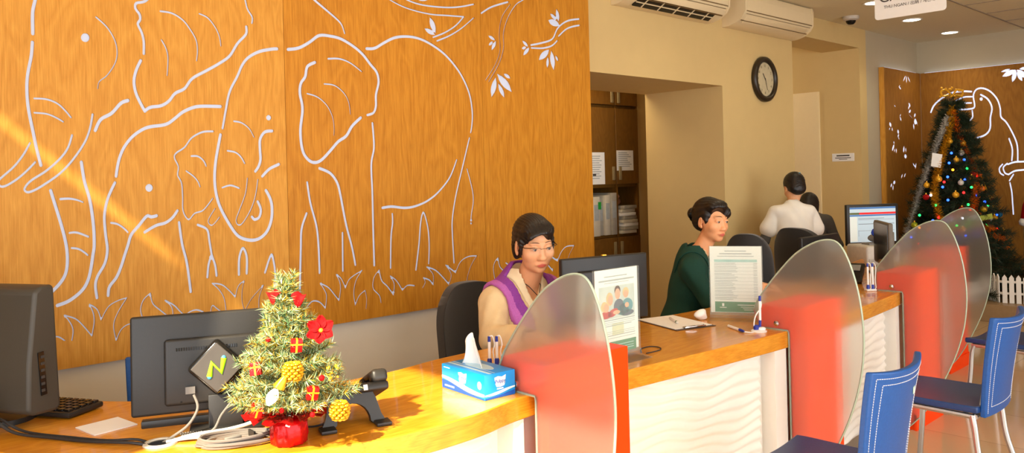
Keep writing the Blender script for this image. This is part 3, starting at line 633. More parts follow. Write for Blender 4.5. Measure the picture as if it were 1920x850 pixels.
# ------------------------------------------------------------------ blue leather chairs
def chair(name, lab, loc, rz, tagged=False, dark=False):
    t = thing(name, lab, 'chair', loc, rz, group='blue leather visitor chairs')
    # local: +y is the direction the sitter faces, back at y=0
    def seat(u, v, dz):
        x = (u - .5) * .43 * (1 - .06 * v); y = -.0 + v * .40
        return (x, y, .455 - .018 * math.sin(PI * u) + .012 * (v - .5) ** 2 + dz - .03 * max(0, v - .82) ** 1.2)
    b = MB(); nu = nv = 14
    top = [seat(i / nu, j / nv, 0) for j in range(nv + 1) for i in range(nu + 1)]; bot = [(x, y, z - .03) for x, y, z in top]
    n = nu + 1; N = n * (nv + 1)
    fs = [(j * n + i, j * n + i + 1, (j + 1) * n + i + 1, (j + 1) * n + i) for j in range(nv) for i in range(nu)]
    fs += [tuple(q + N for q in reversed(f)) for f in fs]
    rim = [i for i in range(n)] + [j * n + nu for j in range(1, nv + 1)] + [nv * n + i for i in range(nu - 1, -1, -1)] + [j * n for j in range(nv - 1, 0, -1)]
    for a, c in zip(rim, rim[1:] + rim[:1]): fs.append((a, a + N, c + N, c)[::1])
    b.add(top + bot, fs); o = b.build('seat', NAVYL, t, smooth=60)
    bv = o.modifiers.new('b', 'BEVEL'); bv.width = .008; bv.segments = 3; bv.limit_method = 'ANGLE'; bv.angle_limit = R(60)
    def back(u, v, dy):
        w = .355 + .055 * v
        x = (u - .5) * w; z = .405 + .43 * v + .012 * (2 * u - 1) ** 2 * v
        y = -.012 - .055 * v - .028 * v * v + .045 * (2 * u - 1) ** 2 * (.35 + .65 * v) - .0
        return (x, y + dy, z)
    b = MB(); nu = 18; nv = 16; n = nu + 1; N = n * (nv + 1)
    A_ = [back(i / nu, j / nv, 0) for j in range(nv + 1) for i in range(nu + 1)]; B_ = [back(i / nu, j / nv, -.024) for j in range(nv + 1) for i in range(nu + 1)]
    fs = [(j * n + i, (j + 1) * n + i, (j + 1) * n + i + 1, j * n + i + 1) for j in range(nv) for i in range(nu)]
    fs += [tuple(q + N for q in reversed(f)) for f in fs]
    rim = [i for i in range(n)] + [j * n + nu for j in range(1, nv + 1)] + [nv * n + i for i in range(nu - 1, -1, -1)] + [j * n for j in range(nv - 1, 0, -1)]
    for a, c in zip(rim, rim[1:] + rim[:1]): fs.append((a, c, c + N, a + N))
    b.add(A_ + B_, fs); o = b.build('backrest', BLUEL, t, smooth=60)
    bv = o.modifiers.new('b', 'BEVEL'); bv.width = .006; bv.segments = 3; bv.limit_method = 'ANGLE'; bv.angle_limit = R(60)
    # stitching dashes on the rear of the back
    b = MB()
    def dash(u0, v0, u1, v1, cnt):
        for k in range(cnt):
            a = (k + .1) / cnt; c = (k + .75) / cnt
            b.tube([back(u0 + (u1 - u0) * q, v0 + (v1 - v0) * q, -.0248) for q in (a, c)], .0012, 5)
    for sgn in (0, 1):
        e0 = .045 if sgn == 0 else .955; e1 = .12 if sgn == 0 else .88
        dash(e0, .04, e0, .95, 46)
        dash(e1, .1, e1, .9, 40)
    dash(.045, .95, .955, .95, 38); dash(.12, .9, .88, .9, 32); dash(.12, .1, .88, .1, 32)
    b.build('stitching', THREAD, o)
    if tagged:
        b = MB(); p = Vector(back(.73, .77, -.0255)); b.box(p, (.032, .002, .024), rot=(R(4), 0, R(14))); b.build('sewn_label', mat('label_mint', (206, 232, 206), .6), o)['label'] = 'small pale sewn label'
    # satin metal underframe and legs
    b = MB()
    fr = [(-.185, .02, .405), (-.185, .36, .41), (.185, .36, .41), (.185, .02, .405), (-.185, .02, .405)]
    for a, c in zip(fr[:-1], fr[1:]): b.tube([a, c], .012, 8)
    b.build('underframe', SATIN, t)
    for sx in (-1, 1):
        b = MB(); b.tube(catmull([(sx * .185, .35, .41), (sx * .19, .365, .36), (sx * .195, .375, .22), (sx * .21, .40, .0)], 5), .0125, 10); l = b.build('leg', SATIN, t)
        b = MB(); b.lathe([(.015, 0), (.015, .012), (.0126, .014)], 12, Matrix.Translation((sx * .21, .40, 0))); b.build('foot_cap', BLACKP, l)
        b = MB(); b.tube(catmull([(sx * .185, .03, .41), (sx * .19, .02, .36), (sx * .195, .0, .22), (sx * .21, -.07, .0)], 5), .0125, 10); l = b.build('leg', SATIN, t)
        b = MB(); b.lathe([(.015, 0), (.015, .012), (.0126, .014)], 12, Matrix.Translation((sx * .21, -.07, 0))); b.build('foot_cap', BLACKP, l)
        b = MB(); b.tube(catmull([(sx * .17, .03, .405), (sx * .13, .012, .43), (sx * .12, .002, .5)], 4), .01, 8); b.build('back_bracket', SATIN, t)
    return t
chair('chair', 'blue leather chair nearest the camera, white stitching and small label on its back', (2.76, 1.145, 0), 0, tagged=True)
c2 = chair('chair', 'middle blue leather chair facing the counter, seat and grey metal legs in full view', (4.0, 1.145, 0), 0, dark=False)
dup(c2, (5.47, 1.25, 0), R(-4), 'blue leather chair farther along the counter, half hidden behind the middle chair')
dup(c2, (1.15, 3.075, 0), R(150), 'blue chair behind the counter, only a sliver showing left of the flat monitor')

# ------------------------------------------------------------------ black office chairs
def office_chair(lab, loc, rz, top=1.0, w=.46, h=.5):
    t = thing('office_chair', lab, 'chair', loc, rz, group='black office chairs behind the counter')
    b = MB(); n = 20
    def bk(u, v, dy):
        hw = w / 2 * (1 - .18 * max(0, (v - .55) / .45) ** 2)
        a = 2 * u - 1
        return (a * hw, -.2 - .05 * v + .06 * a * a + dy, top - h + h * (v - (.14 * abs(a) ** 3.2 * (1 if v > .5 else -1) * abs(2 * v - 1) ** 2)))
    N = (n + 1) ** 2
    A_ = [bk(i / n, j / n, .03) for j in range(n + 1) for i in range(n + 1)]; B_ = [bk(i / n, j / n, -.03) for j in range(n + 1) for i in range(n + 1)]
    k = n + 1; fs = [(j * k + i, (j + 1) * k + i, (j + 1) * k + i + 1, j * k + i + 1) for j in range(n) for i in range(n)]
    fs += [tuple(q + N for q in reversed(f)) for f in fs]
    rim = [i for i in range(k)] + [j * k + n for j in range(1, k)] + [n * k + i for i in range(n - 1, -1, -1)] + [j * k for j in range(n - 1, 0, -1)]
    for a, c in zip(rim, rim[1:] + rim[:1]): fs.append((a, c, c + N, a + N))
    b.add(A_ + B_, fs); o = b.build('backrest', FABB, t, smooth=70)
    bv = o.modifiers.new('b', 'BEVEL'); bv.width = .018; bv.segments = 4; bv.limit_method = 'ANGLE'; bv.angle_limit = R(60)
    b = MB(); b.box((0, .03, .47), (.48, .46, .08), bev=.035, seg=4); b.build('seat', FABB, t, smooth=60)
    b = MB(); b.tube([(0, -.22, top - h + .05), (0, -.2, .44), (0, 0, .42)], .02); b.build('back_post', BLACKP, t)
    b = MB(); b.tube([(0, 0, .43), (0, 0, .08)], .028); b.build('gas_lift', BLACKP, t)
    b = MB()
    for i in range(5):
        a = 2 * PI * i / 5 + .3; b.tube([(0, 0, .1), (.28 * math.cos(a), .28 * math.sin(a), .07)], .02); b.ball((.28 * math.cos(a), .28 * math.sin(a), .03), .03, 8)
    b.build('star_base', BLACKP, t)
    return t
office_chair('black office chair behind the woman with the purple scarf', (2.6, 2.87, 0), PI, top=.97, w=.47)
office_chair('black office chair with rounded back, right of the woman in the green jacket', (4.85, 2.79, 0), R(-74), top=1.09, w=.31, h=.55)
office_chair('black office chair partly hidden behind the low monitor and second screen', (5.86, 2.87, 0), R(-100), top=1.06, w=.44, h=.55)
# ------------------------------------------------------------------ things on the counter
Z = HC
# --- all-in-one computer, left
t = thing('all_in_one_computer', 'black all-in-one computer seen from behind at the far left of the counter', 'computer', (.428, 2.92, Z), R(-60))
b = MB(); T = Matrix(((0, 0, 1, 0), (1, 0, 0, 0), (0, 1, 0, 0), (0, 0, 0, 1)))
def casing(x0, x1, prof, rad=.02):
    m_ = MB(); m_.prism(prof, x0, x1, T); return m_
prof = [(0.02, .045), (.10, .04), (.118, .05), (.103, .42), (.093, .425), (.055, .425), (.032, .41), (.006, .2), (.0, .06)]
o = casing(-.27, .27, prof).build('rear_casing', mat('dark_grey_casing', (64, 60, 53), .5, noise=.05, nscale=300), t); bv = o.modifiers.new('b', 'BEVEL'); bv.width = .012; bv.segments = 3; bv.limit_method = 'ANGLE'; bv.angle_limit = R(30)
b = MB(); b.box((0, .106, .235), (.5, .008, .33), rot=(R(5), 0, 0)); b.build('display', GLOSSB, t)
b = MB(); b.box((.2715, .05, .165), (.004, .02, .13), rot=(R(4), 0, 0)); o = b.build('disc_slot', GLOSSB, t)
b = MB()
for i in range(6): b.box((.274, .05, .115 + i * .02), (.003, .012, .008))
b.build('slot_port', mat('slot_grey', (60, 58, 56), .4), o)
b = MB(); b.box((-.03, -.004, .1), (.32, .006, .085)); o = b.build('port_panel', GLOSSB, t)
b = MB()
for i in range(6): b.box((.0 - .045 * i + .09, -.0085, .09), (.022, .006, .014))
for i in range(3): b.lathe([(.006, 0), (.006, .004), (0, .004)], 10, Matrix.Translation((.115, -.007, .075 + .022 * i)) @ Euler((PI / 2, 0, 0)).to_matrix().to_4x4())
b.build('port', GREYP, o)
b = MB(); b.prism([(.16 * math.cos(a), .09 + .12 * math.sin(a)) for a in np.linspace(0, 2 * PI, 28)[:-1]], .0005, .016); b.build('stand_foot', BLACKP, t)
b = MB(); b.box((0, .06, .04), (.12, .03, .06)); b.build('stand_neck', BLACKP, t)
# its leads
tag(MB().tube(catmull([(.43, 2.80, .87), (.47, 2.72, .85), (.52, 2.66, .80), (.6, 2.56, .787), (.66, 2.45, .787), (.74, 2.34, .788), (.785, 2.305, .775)], 6), .0045).tube(catmull([(.45, 2.84, .85), (.5, 2.72, .83), (.55, 2.66, .795), (.64, 2.52, .787), (.70, 2.42, .787), (.76, 2.36, .788), (.79, 2.318, .772)], 6), .004).build('cable', CABLEB), 'pair of black cables running from the all-in-one computer to the counter cable hole', 'cable')
t = thing('cable', 'black cable with orange plug behind the all-in-one computer', 'cable', (.45, 2.78, .8))
inv = Matrix.Translation(-t.location)
MB().tube(catmull([(.40, 2.9, .90), (.42, 2.78, .885), (.47, 2.70, .86), (.45, 2.74, .82), (.40, 2.78, .80), (.36, 2.84, .795)], 6), .004, M=inv).build('lead', CABLEB, t)
MB().tube([(.40, 2.86, .893), (.455, 2.745, .888)], .009, M=inv).build('plug', ORANGE, t)
MB().tube([(.455, 2.745, .888), (.47, 2.71, .884)], .006, M=inv).build('plug_boot', CABLEB, t)
# --- keyboard
t = thing('keyboard', 'black keyboard lying beside the all-in-one computer', 'keyboard', (.645, 2.955, Z), R(-60))
b = MB(); b.box((0, 0, .0125), (.40, .14, .018), bev=.006); b.build('base', BLACKP, t)
kb = MB()
for j in range(5):
    for i in range(15):
        kb.box((-.18 + .0257 * i, -.05 + .025 * j, .0245), (.021, .020, .007), bev=.002, seg=1)
o = kb.build('keys', GLOSSB, t)
# --- note paper
t = MB(); t.box((0, 0, .002), (.125, .125, .003), Matrix.Translation((.745, 2.585, Z)) @ Euler((0, 0, R(8))).to_matrix().to_4x4())
tag(t.build('note_paper', PAPER), 'square white note paper lying between the two left computers', 'paper')
# --- flat monitor
t = thing('monitor', 'black flat monitor seen from behind, beside the small decorated tree', 'monitor', (.972, 2.312, Z), R(-24.3))
mt = Matrix.Translation((0, 0, .05)) @ Euler((R(-5), 0, 0)).to_matrix().to_4x4()
o = MB().box((0, .02, .148), (.47, .03, .285), mt, bev=.008, seg=3).build('rear_casing', BLACKP, t)
MB().box((0, .037, .15), (.45, .004, .262), mt).build('display', GLOSSB, t)
o = MB().box((.03, .0, .125), (.35, .03, .19), mt, bev=.01, seg=3).build('rear_hump', BLACKP, t)
b = MB()
for i in range(26): b.box((-.11 + .0065 * i, -.0155, .19), (.0035, .003, .009), mt)
b.build('vent', GLOSSB, o)
MB().box((-.075, -.017, .072), (.026, .012, .02), mt).build('power_socket', GREYP, o)
MB().box((-.1, -.0155, .04), (.004, .003, .004), mt).build('screw', GLOSSB, o)
MB().box((.02, -.012, .04), (.095, .03, .13), rot=(R(-4), 0, 0), bev=.004).build('stand_neck', BLACKP, t)
MB().box((.02, .03, .007), (.2, .17, .013), bev=.006).build('stand_foot', BLACKP, t)
MB().box((.0, .026, .03), (.42, .03, .022), bev=.004).build('sound_bar', BLACKP, t)
# --- thin client box on its back
t = thing('thin_client', 'diamond-mounted black box with green zigzag emblem on the back of the flat monitor', 'computer', (.972, 2.312, Z), R(-24.3))
q = mt @ Matrix.Translation((.0, -.047, .136)) @ Euler((0, R(45), 0)).to_matrix().to_4x4()
MB().box((0, 0, 0), (.118, .046, .118), q, bev=.013, seg=4).build('casing', GLOSSB, t)
f = MB().box((0, -.024, 0), (.1, .003, .1), q, bev=.0014, seg=1).build('face_plate', mat('warm_grey_plate', (74, 69, 64), .35), t)
e = MB(); q2 = mt @ Matrix.Translation((.0, -.0735, .136)) @ Euler((PI / 2, 0, 0)).to_matrix().to_4x4()
e.tube([(-.021, -.024, 0), (-.0135, .015, 0), (.011, -.014, 0), (.019, .026, 0)], .0082, 10, q2, flat=.4)
e.build('emblem', LIME, f)
e = MB(); e.ball((-.0205, -.025, 0), .0062, 10, q2, (1, 1, .5)); e.ball((.0185, .027, 0), .0062, 10, q2, (1, 1, .5)); e.build('emblem_dot', CYAN, f)
MB().box((0, .03, 0), (.06, .016, .06), q).build('bracket', BLACKP, t)
# --- cable hole
t = thing('cable_grommet', 'round pale cable hole in the counter with leads running into it', 'grommet', (.80, 2.3, Z))
MB().lathe([(.03, .001), (.034, .006), (.044, .005), (.046, .0005)], 28).build('ring', mat('pale_ring', (214, 206, 190), .4), t)
MB().lathe([(0, .0015), (.031, .0015), (.031, .0025), (0, .0025)], 24).build('hole', GLOSSB, t)
tag(MB().tube(catmull([(1.045, 2.23, .86), (1.05, 2.19, .83), (1.02, 2.2, .81), (.96, 2.22, .80), (.88, 2.26, .795), (.82, 2.29, .782)], 6), .005).tube(catmull([(1.10, 2.13, .787), (1.05, 2.15, .787), (.95, 2.2, .788), (.86, 2.26, .79), (.815, 2.295, .782)], 6), .0048).build('cable', CABLEW), 'white cables running from the monitor to the cable hole', 'cable')
tag(MB().tube(catmull([(.898, 2.305, .895), (.9, 2.285, .86), (.87, 2.28, .82), (.83, 2.3, .79), (.805, 2.305, .778)], 6), .004).tube(catmull([(.99, 2.24, .88), (.95, 2.24, .84), (.92, 2.24, .80), (.86, 2.27, .79), (.80, 2.29, .776)], 6), .0035).build('cable', CABLEG), 'grey power leads dropping from the flat monitor into the cable hole', 'cable')
cb = MB()
for i in range(6):
    cb.tube(catmull([(.93 + .075 * math.cos(a) * (1 + .05 * i) + .006 * i, 2.155 + .036 * math.sin(a) * (1 + .1 * i) - .42 * .075 * math.cos(a) - .004 * i, Z + .006 + .006 * (i % 4) + .002 * math.sin(a * 2 + i)) for a in np.linspace(0, 2 * PI, 15)[:-1]], 4, closed=True), .0042, 6)
t = thing('coiled_cable', 'coiled grey cable bundle lying in front of the flat monitor', 'cable', (.93, 2.155, Z))
ob = cb.build('coil', CABLEG, t); ob.location = (-.93, -2.155, -Z)
MB().box((.005, -.022, .02), (.045, .014, .012), bev=.003).build('plug', GREYP, t)
MB().box((.06, -.02, .018), (.005, .035, .02)).build('cable_tie', BLACKP, t)
cb = MB()
for i in range(9): cb.tube([(.86 + .006 * i, 2.315 - .004 * i, Z + .012), (.855 + .006 * i, 2.275 - .004 * i, Z + .012)], .0028, 6)
tag(cb.build('cable_twist', CABLEG), 'short grey twisted lead beside the cable hole', 'cable')

# --- small decorated tree
t = thing('small_christmas_tree', 'small frosted christmas tree in red foil pot on the counter', 'christmas tree', (1.052, 2.036, Z))
rnd = random.Random(3)
p = MB(); prof = []
n = 40
for j, (rr, zz) in enumerate(((.040, 0), (.047, .004), (.050, .03), (.049, .058), (.044, .066), (.03, .07), (.0, .071))):
    prof.append((rr, zz))
vs = []
for j, (rr, zz) in enumerate(prof):
    for i in range(n):
        a = 2 * PI * i / n; w = 1 + .05 * math.sin(a * 9 + j) * (1 if 0 < j < 5 else .3) + .03 * math.sin(a * 17 - j * 2); vs.append((rr * w * math.cos(a), rr * w * math.sin(a), zz))
fs = [(j * n + i, j * n + (i + 1) % n, (j + 1) * n + (i + 1) % n, (j + 1) * n + i) for j in range(len(prof) - 1) for i in range(n)] + [tuple(range(n - 1, -1, -1))]
p.add(vs, fs); p.build('foil_pot', FOIL, t, smooth=60)
p = MB()
for i in range(7):
    a = 2 * PI * i / 7 + .4; r1 = .085 + rnd.random() * .03; c_, s_ = math.cos(a), math.sin(a)
    p.grid(lambda u, v: ((.015 + r1 * v) * c_ - (u - .5) * .06 * (.4 + v) * s_, (.015 + r1 * v) * s_ + (u - .5) * .06 * (.4 + v) * c_, .072 + .05 * v - .035 * v * v + .006 * math.sin(u * 9 + i + v * 5)), 6, 6)
p.build('foil_frill', FOIL, t, smooth=60)
p = MB(); p.tube([(0, 0, .06), (0, 0, .435)], [.007, .003]); p.build('stem', TRUNK, t)
nd = MB(); cnt = 0
H_ = .44
def tuft(base, d, ln, dens):
    d = Vector(d).normalized(); s0 = Vector(base)
    for k in range(dens):
        f = k / dens; q = s0 + d * ln * f
        a = rnd.random() * 2 * PI; o1 = d.orthogonal().normalized(); o2 = d.cross(o1)
        nn = (o1 * math.cos(a) + o2 * math.sin(a)) * .9 + d * .75
        l = .019 + rnd.random() * .009
        e_ = q + nn.normalized() * l
        sd = nn.cross(d).normalized() * .0011; ss = nn.cross(sd).normalized() * .0009
        nd.cur = rnd.choices((0, 1, 2), (4, 5, 4))[0]
        nd.add([q + sd, q - sd * .5 + ss, q - sd * .5 - ss, e_], [(0, 1, 3), (1, 2, 3), (2, 0, 3)])
br = MB()
for lv in range(12):
    z = .095 + .31 * (lv / 11) ** .95; rad = .15 * (1 - lv / 11.6) ** 1.15 + .016; nb = max(4, int(11 - lv * .55))
    for i in range(nb):
        a = 2 * PI * (i + .5 * (lv % 2)) / nb + rnd.random() * .4; r1 = rad * (.82 + rnd.random() * .3)
        tip = Vector((math.cos(a) * r1, math.sin(a) * r1, z + .025 + rnd.random() * .03)); base = Vector((0, 0, z))
        br.tube([base, tip], .0016, 5)
        d = tip - base; tuft(base + d * .15, d, d.length * .9, int(34 + 480 * d.length))
        for sgn in (-1, 1):
            for fb in (.4, .65):
                dd = (Matrix.Rotation(sgn * .75, 3, 'Z') @ d).normalized(); bb = base + d * fb; ll = .3 * d.length + .012
                br.tube([bb, bb + dd * ll], .0012, 4); tuft(bb, dd, ll, int(14 + 420 * ll))
tuft((0, 0, .375), (0, 0, 1), .06, 80)
br.build('branch', TRUNK, t)
o = nd.build('needles', [NEEDLE, NEEDLE2, NEEDLE3], t, smooth=False); o['kind'] = 'stuff'
# view-side ornament positions, given as sideways / height on the tree's near side
side = Vector((.728, -.686, 0)); near = Vector((-.45, -.89, 0))
def orn(s_, z, push): return side * s_ + near * push + Vector((0, 0, z))
def gift(s_, z, push, ang):
    m_ = MB(); M = Matrix.Translation(orn(s_, z, push)) @ Euler((ang, ang * .7, R(-30) + ang)).to_matrix().to_4x4()
    o = m_.box((0, 0, 0), (.03, .02, .034), M, bev=.002).build('gift_box', FOIL, t)
    m_ = MB(); m_.box((0, 0, 0), (.005, .0212, .0352), M); m_.box((0, 0, .004), (.0312, .0212, .004), M); m_.build('ribbon', GOLD, o)
gift(.024, .285, .085, .1); gift(.062, .165, .115, .2); gift(-.085, .225, .085, -.2); gift(-.085, .125, .12, .3)
def cone(s_, z, push, r=.02):
    m_ = MB(); c0 = orn(s_, z, push)
    for j in range(7):
        zz = -.8 + 1.6 * j / 6; rr = r * math.sqrt(max(.05, 1 - zz * zz * .85)); k = 9
        for i in range(k):
            a = 2 * PI * (i + .5 * (j % 2)) / k
            m_.ball((c0.x + rr * math.cos(a), c0.y + rr * math.sin(a), c0.z - zz * r * 1.15), r * .3, 6, sq=(1, 1, .6))
    m_.ball(c0, r * .8, 8, sq=(1, 1, 1.1)); m_.build('pine_cone', GOLD, t)
cone(.012, .222, .115, .023); cone(.135, .105, .07, .023)
fl = MB(); c0 = orn(.092, .315, .045)
for i in range(6):
    a = 2 * PI * i / 6
    M = Matrix.Translation(c0) @ Euler((R(65), 0, R(-40))).to_matrix().to_4x4() @ Matrix.Rotation(a, 4, 'Z')
    fl.grid(lambda u, v: ((u - .5) * .03 * math.sin(PI * min(.97, .1 + .85 * v)), .004 + .034 * v, .012 * v * v + .006 * (2 * u - 1) ** 2), 5, 6, M)
o = fl.build('poinsettia', REDV, t, smooth=70); so = o.modifiers.new('s', 'SOLIDIFY'); so.thickness = .0015
MB().ball(c0 + Vector((0, 0, .0)), .007, 8).build('flower_centre', GOLD, o)
for sg in (-1, 1):
    bo = MB()
    M = Matrix.Translation((side * (.014 * sg)) + Vector((0, 0, .415 - .004 * sg)) + near * .03) @ Euler((0, R(25 * sg), R(-43))).to_matrix().to_4x4()
    bo.grid(lambda u, v: (sg * .036 * u, .012 * math.sin(PI * u) * (v - .5) * 2, .013 * (v - .5) * (.35 + 1.2 * u) * 2 + .005 * math.sin(u * 6)), 8, 5, M); o = bo.build('bow_loop', REDV, t, smooth=70); so = o.modifiers.new('s', 'SOLIDIFY'); so.thickness = .0015
be = MB()
c0 = orn(-.03, .175, .145)
be.lathe([(.0, .0), (.016, .002), (.013, .014), (.009, .026), (.005, .034), (0, .036)], 16, Matrix.Translation(c0 + Vector((.004, 0, .012))) @ Euler((R(20), R(25), 0)).to_matrix().to_4x4()); be.build('gold_bell', GOLD, t)
w = MB(); w.grid(lambda u, v: ((u - .5) * .03 * math.sin(PI * min(.96, .12 + v * .8)), .004 * math.sin(u * 3), -.045 * v), 5, 6, Matrix.Translation(c0 + Vector((-.006, -.008, .012))) @ Euler((R(-14), R(28), R(-40))).to_matrix().to_4x4())
o = w.build('white_leaf', PAPER, t, smooth=70); so = o.modifiers.new('s', 'SOLIDIFY'); so.thickness = .001
for s_, z, pu, r in ((.088, .2, .1, .008), (.06, .115, .14, .007), (-.05, .3, .08, .007), (-.02, .13, .15, .007)):
    MB().ball(orn(s_, z, pu), r, 10).build('berry', REDV, t)
gb = MB()
for k in range(16): gb.ball(orn(.105 + rnd.random() * .03, .18 + rnd.random() * .05, .05 + rnd.random() * .03), .0035, 6)
gb.build('gold_spray', GOLD, t)
w = MB(); w.box((.0, 0, 0), (.012, .002, .03), Matrix.Translation(orn(.0, .075, .055)) @ Euler((R(-10), R(18), R(-40))).to_matrix().to_4x4()); w.build('care_tag', PAPER, t)

# --- desk telephone behind the tree
t = thing('desk_telephone', 'black desk telephone on arched stand, right of the small tree', 'telephone', (1.25, 2.02, Z), R(-19))
ar = MB(); out = []
for a in np.linspace(0, PI, 17): out.append((.072 * math.cos(a) * (1.0), .1 * math.sin(a) ** .8))
inn = [(.045 * math.cos(a), .066 * math.sin(a) ** .9) for a in np.linspace(PI, 0, 17)]
pr = [(.098, 0), (.082, .03), (.07, .075), (.055, .108), (-.055, .108), (-.07, .075), (-.082, .03), (-.098, 0), (-.062, 0)] + [(.05 * math.cos(a), .012 + .055 * math.sin(a)) for a in np.linspace(PI, 0, 13)] + [(.062, 0)]
M = Matrix(((1, 0, 0, 0), (0, 0, -1, .012), (0, 1, 0, 0), (0, 0, 0, 1))); ar.prism(pr, -.012, .012, M @ Matrix.Identity(4)); o = ar.build('arched_stand', BLACKP, t); o.rotation_euler = (R(-16), 0, 0)
MB().box((.08, -.012, .006), (.045, .05, .011), bev=.003).build('stand_foot', BLACKP, t); MB().box((-.08, -.012, .006), (.045, .05, .011), bev=.003).build('stand_foot', BLACKP, t)
bm_ = Matrix.Translation((0, .095, .075)) @ Euler((R(-22), 0, 0)).to_matrix().to_4x4()
o = MB().box((0, 0, 0), (.215, .19, .026), bm_, bev=.008, seg=3).build('body', BLACKP, t)
kk = MB()
for j in range(4):
    for i in range(3): kk.box((-.0 + .024 * i - .03, -.06 + .02 * j, .015), (.017, .013, .006), bm_, bev=.002, seg=1)
kk.build('keypad', GREYP, o)
MB().box((-.01, .065, .015), (.11, .04, .004), bm_).build('phone_display', mat('lcd_grey', (120, 130, 116), .3), o)
h = MB(); hm = bm_ @ Matrix.Translation((.083, 0, .026))
h.box((0, -.072, .004), (.05, .05, .04), hm, bev=.014, seg=4).box((0, .072, .004), (.05, .05, .04), hm, bev=.014, seg=4).box((0, 0, .016), (.034, .15, .022), hm, bev=.009, seg=3)
h.build('handset', BLACKP, t)
MB().box((.035, -.101, -.002), (.012, .002, .016), bm_).build('paper_label', PAPER, o)
tag(MB().tube(catmull([(1.19, 2.06, .80), (1.15, 2.09, .79), (1.13, 2.16, .785), (1.17, 2.2, .785)], 6), .003).build('cable', CABLEB), 'thin black telephone lead behind the small tree', 'cable')

# --- tissue box
t = thing('tissue_box', 'blue tissue box with white swooshes and a white tissue pulled up', 'tissue box', (1.752, 2.052, Z), R(-4))
LX, LY, LZ = .127, .242, .082
MB().box((0, 0, LZ / 2), (LX, LY, LZ), bev=.002).build('carton', BOXB, t)
def swoosh(z0, amp, th, ph, ln, n=16):
    up = [(ln * (i / n - .5), z0 + amp * math.cos(PI * i / n + ph)) for i in range(n + 1)]
    return up + [(x, z - th * (.5 + .5 * math.sin(PI * (x / ln + .5)))) for x, z in up[::-1]]
ML = Matrix(((0, 0, -1, -LX / 2 - .0003), (-1, 0, 0, 0), (0, 1, 0, 0), (0, 0, 0, 1)))      # long side, local x runs along the box towards the viewer's right
MS = Matrix(((1, 0, 0, 0), (0, 0, -1, -LY / 2 - .0003), (0, 1, 0, 0), (0, 0, 0, 1)))       # short end
s = MB(); s.prism(swoosh(.032, .012, .016, .0, LY - .004), 0, .0004, ML); s.prism(swoosh(.0235, -.006, .009, .0, LX - .004), 0, .0004, MS); s.build('white_swoosh', PAPER, t, smooth=False)
s = MB(); s.prism([(-LY / 2 + .002, .002), (LY / 2 - .002, .002), (LY / 2 - .002, .004)] + [(x, z - .006) for x, z in swoosh(.024, .012, .0, .0, LY - .004)[:17][::-1]], 0, .0003, ML)
s.prism([(-LX / 2 + .002, .002), (LX / 2 - .002, .002), (LX / 2 - .002, .017), (0, .009), (-LX / 2 + .002, .006)], 0, .0003, MS); s.build('deep_blue_band', BOXD, t, smooth=False)
s = MB(); s.box((-.035, 0, LZ + .0002), (.012, LY - .01, .0004)); s.box((-.018, 0, LZ + .0002), (.004, LY - .01, .0004)); s.build('pale_stripe', BOXL, t)
bd = MB(); badge = [(-.023, .014), (-.008, .017), (.008, .013), (.024, .018), (.021, -.004), (.017, -.016), (0, -.019), (-.015, -.017), (-.02, -.006)]
bd.prism(badge, 0, .0005, ML @ Matrix.Translation((.0, .054, 0))); bd.build('badge', PAPER, t, smooth=False); bd = MB(); bd.prism(badge, 0, .0005, MS @ Matrix.Translation((.0, .054, 0))); bd.build('badge', PAPER, t, smooth=False); bd = MB()
bd.prism([(.014 * math.cos(a), .017 * math.sin(a)) for a in np.linspace(0, 2 * PI, 25)[:-1]], 0, .0005, ML @ Matrix.Translation((.094, .045, 0)) @ Matrix.Scale(.75, 4))
bd.build('round_badge', PAPER, t, smooth=False)
tm = MB(); v_, f_ = text_mb('Pulppy', .0165); tm.add(v_, f_, ML @ Matrix.Translation((.0, .054, .0008))); tm.add(v_, f_, MS @ Matrix.Translation((.0, .054, .0008))); tm.build('badge_lettering', BOXD, t, smooth=False)
ls = MB(); ls.box((0, .031, 0), (.024, .004, .0006), ML); ls.box((0, .030, 0), (.026, .004, .0006), MS); ls.box((-.075, .0125, .0002), (.055, .005, .0006), ML); ls.box((-.09, .073, 0), (.035, .003, .0006), ML); ls.build('small_print', PAPER, t, smooth=False)
MB().prism([(.026 * math.cos(a), .075 * math.sin(a)) for a in np.linspace(0, 2 * PI, 29)[:-1]], LZ, LZ + .0006, Matrix.Translation((.006, .0, 0))).build('opening_slit', BOXL, t, smooth=False)
ts = MB()
def tis(u, v):
    a = (u - .5) * 2; w = .046 * (1 - v) ** 1.6 + .015 + .007 * v
    return (.006 + (.016 * (1 - .5 * v)) * math.cos(a * 2.6) - .008 * math.sin(a * 6 + v * 3) * (.3 + .7 * v) * .6, .02 + a * w + .02 * v * v, LZ - .004 + .098 * v * (1 - .10 * a * a) + .012 * v * math.sin(a * 4))
ts.grid(tis, 26, 18)
o = ts.build('pulled_tissue', TISSUE, t, smooth=80); so = o.modifiers.new('s', 'SOLIDIFY'); so.thickness = .001

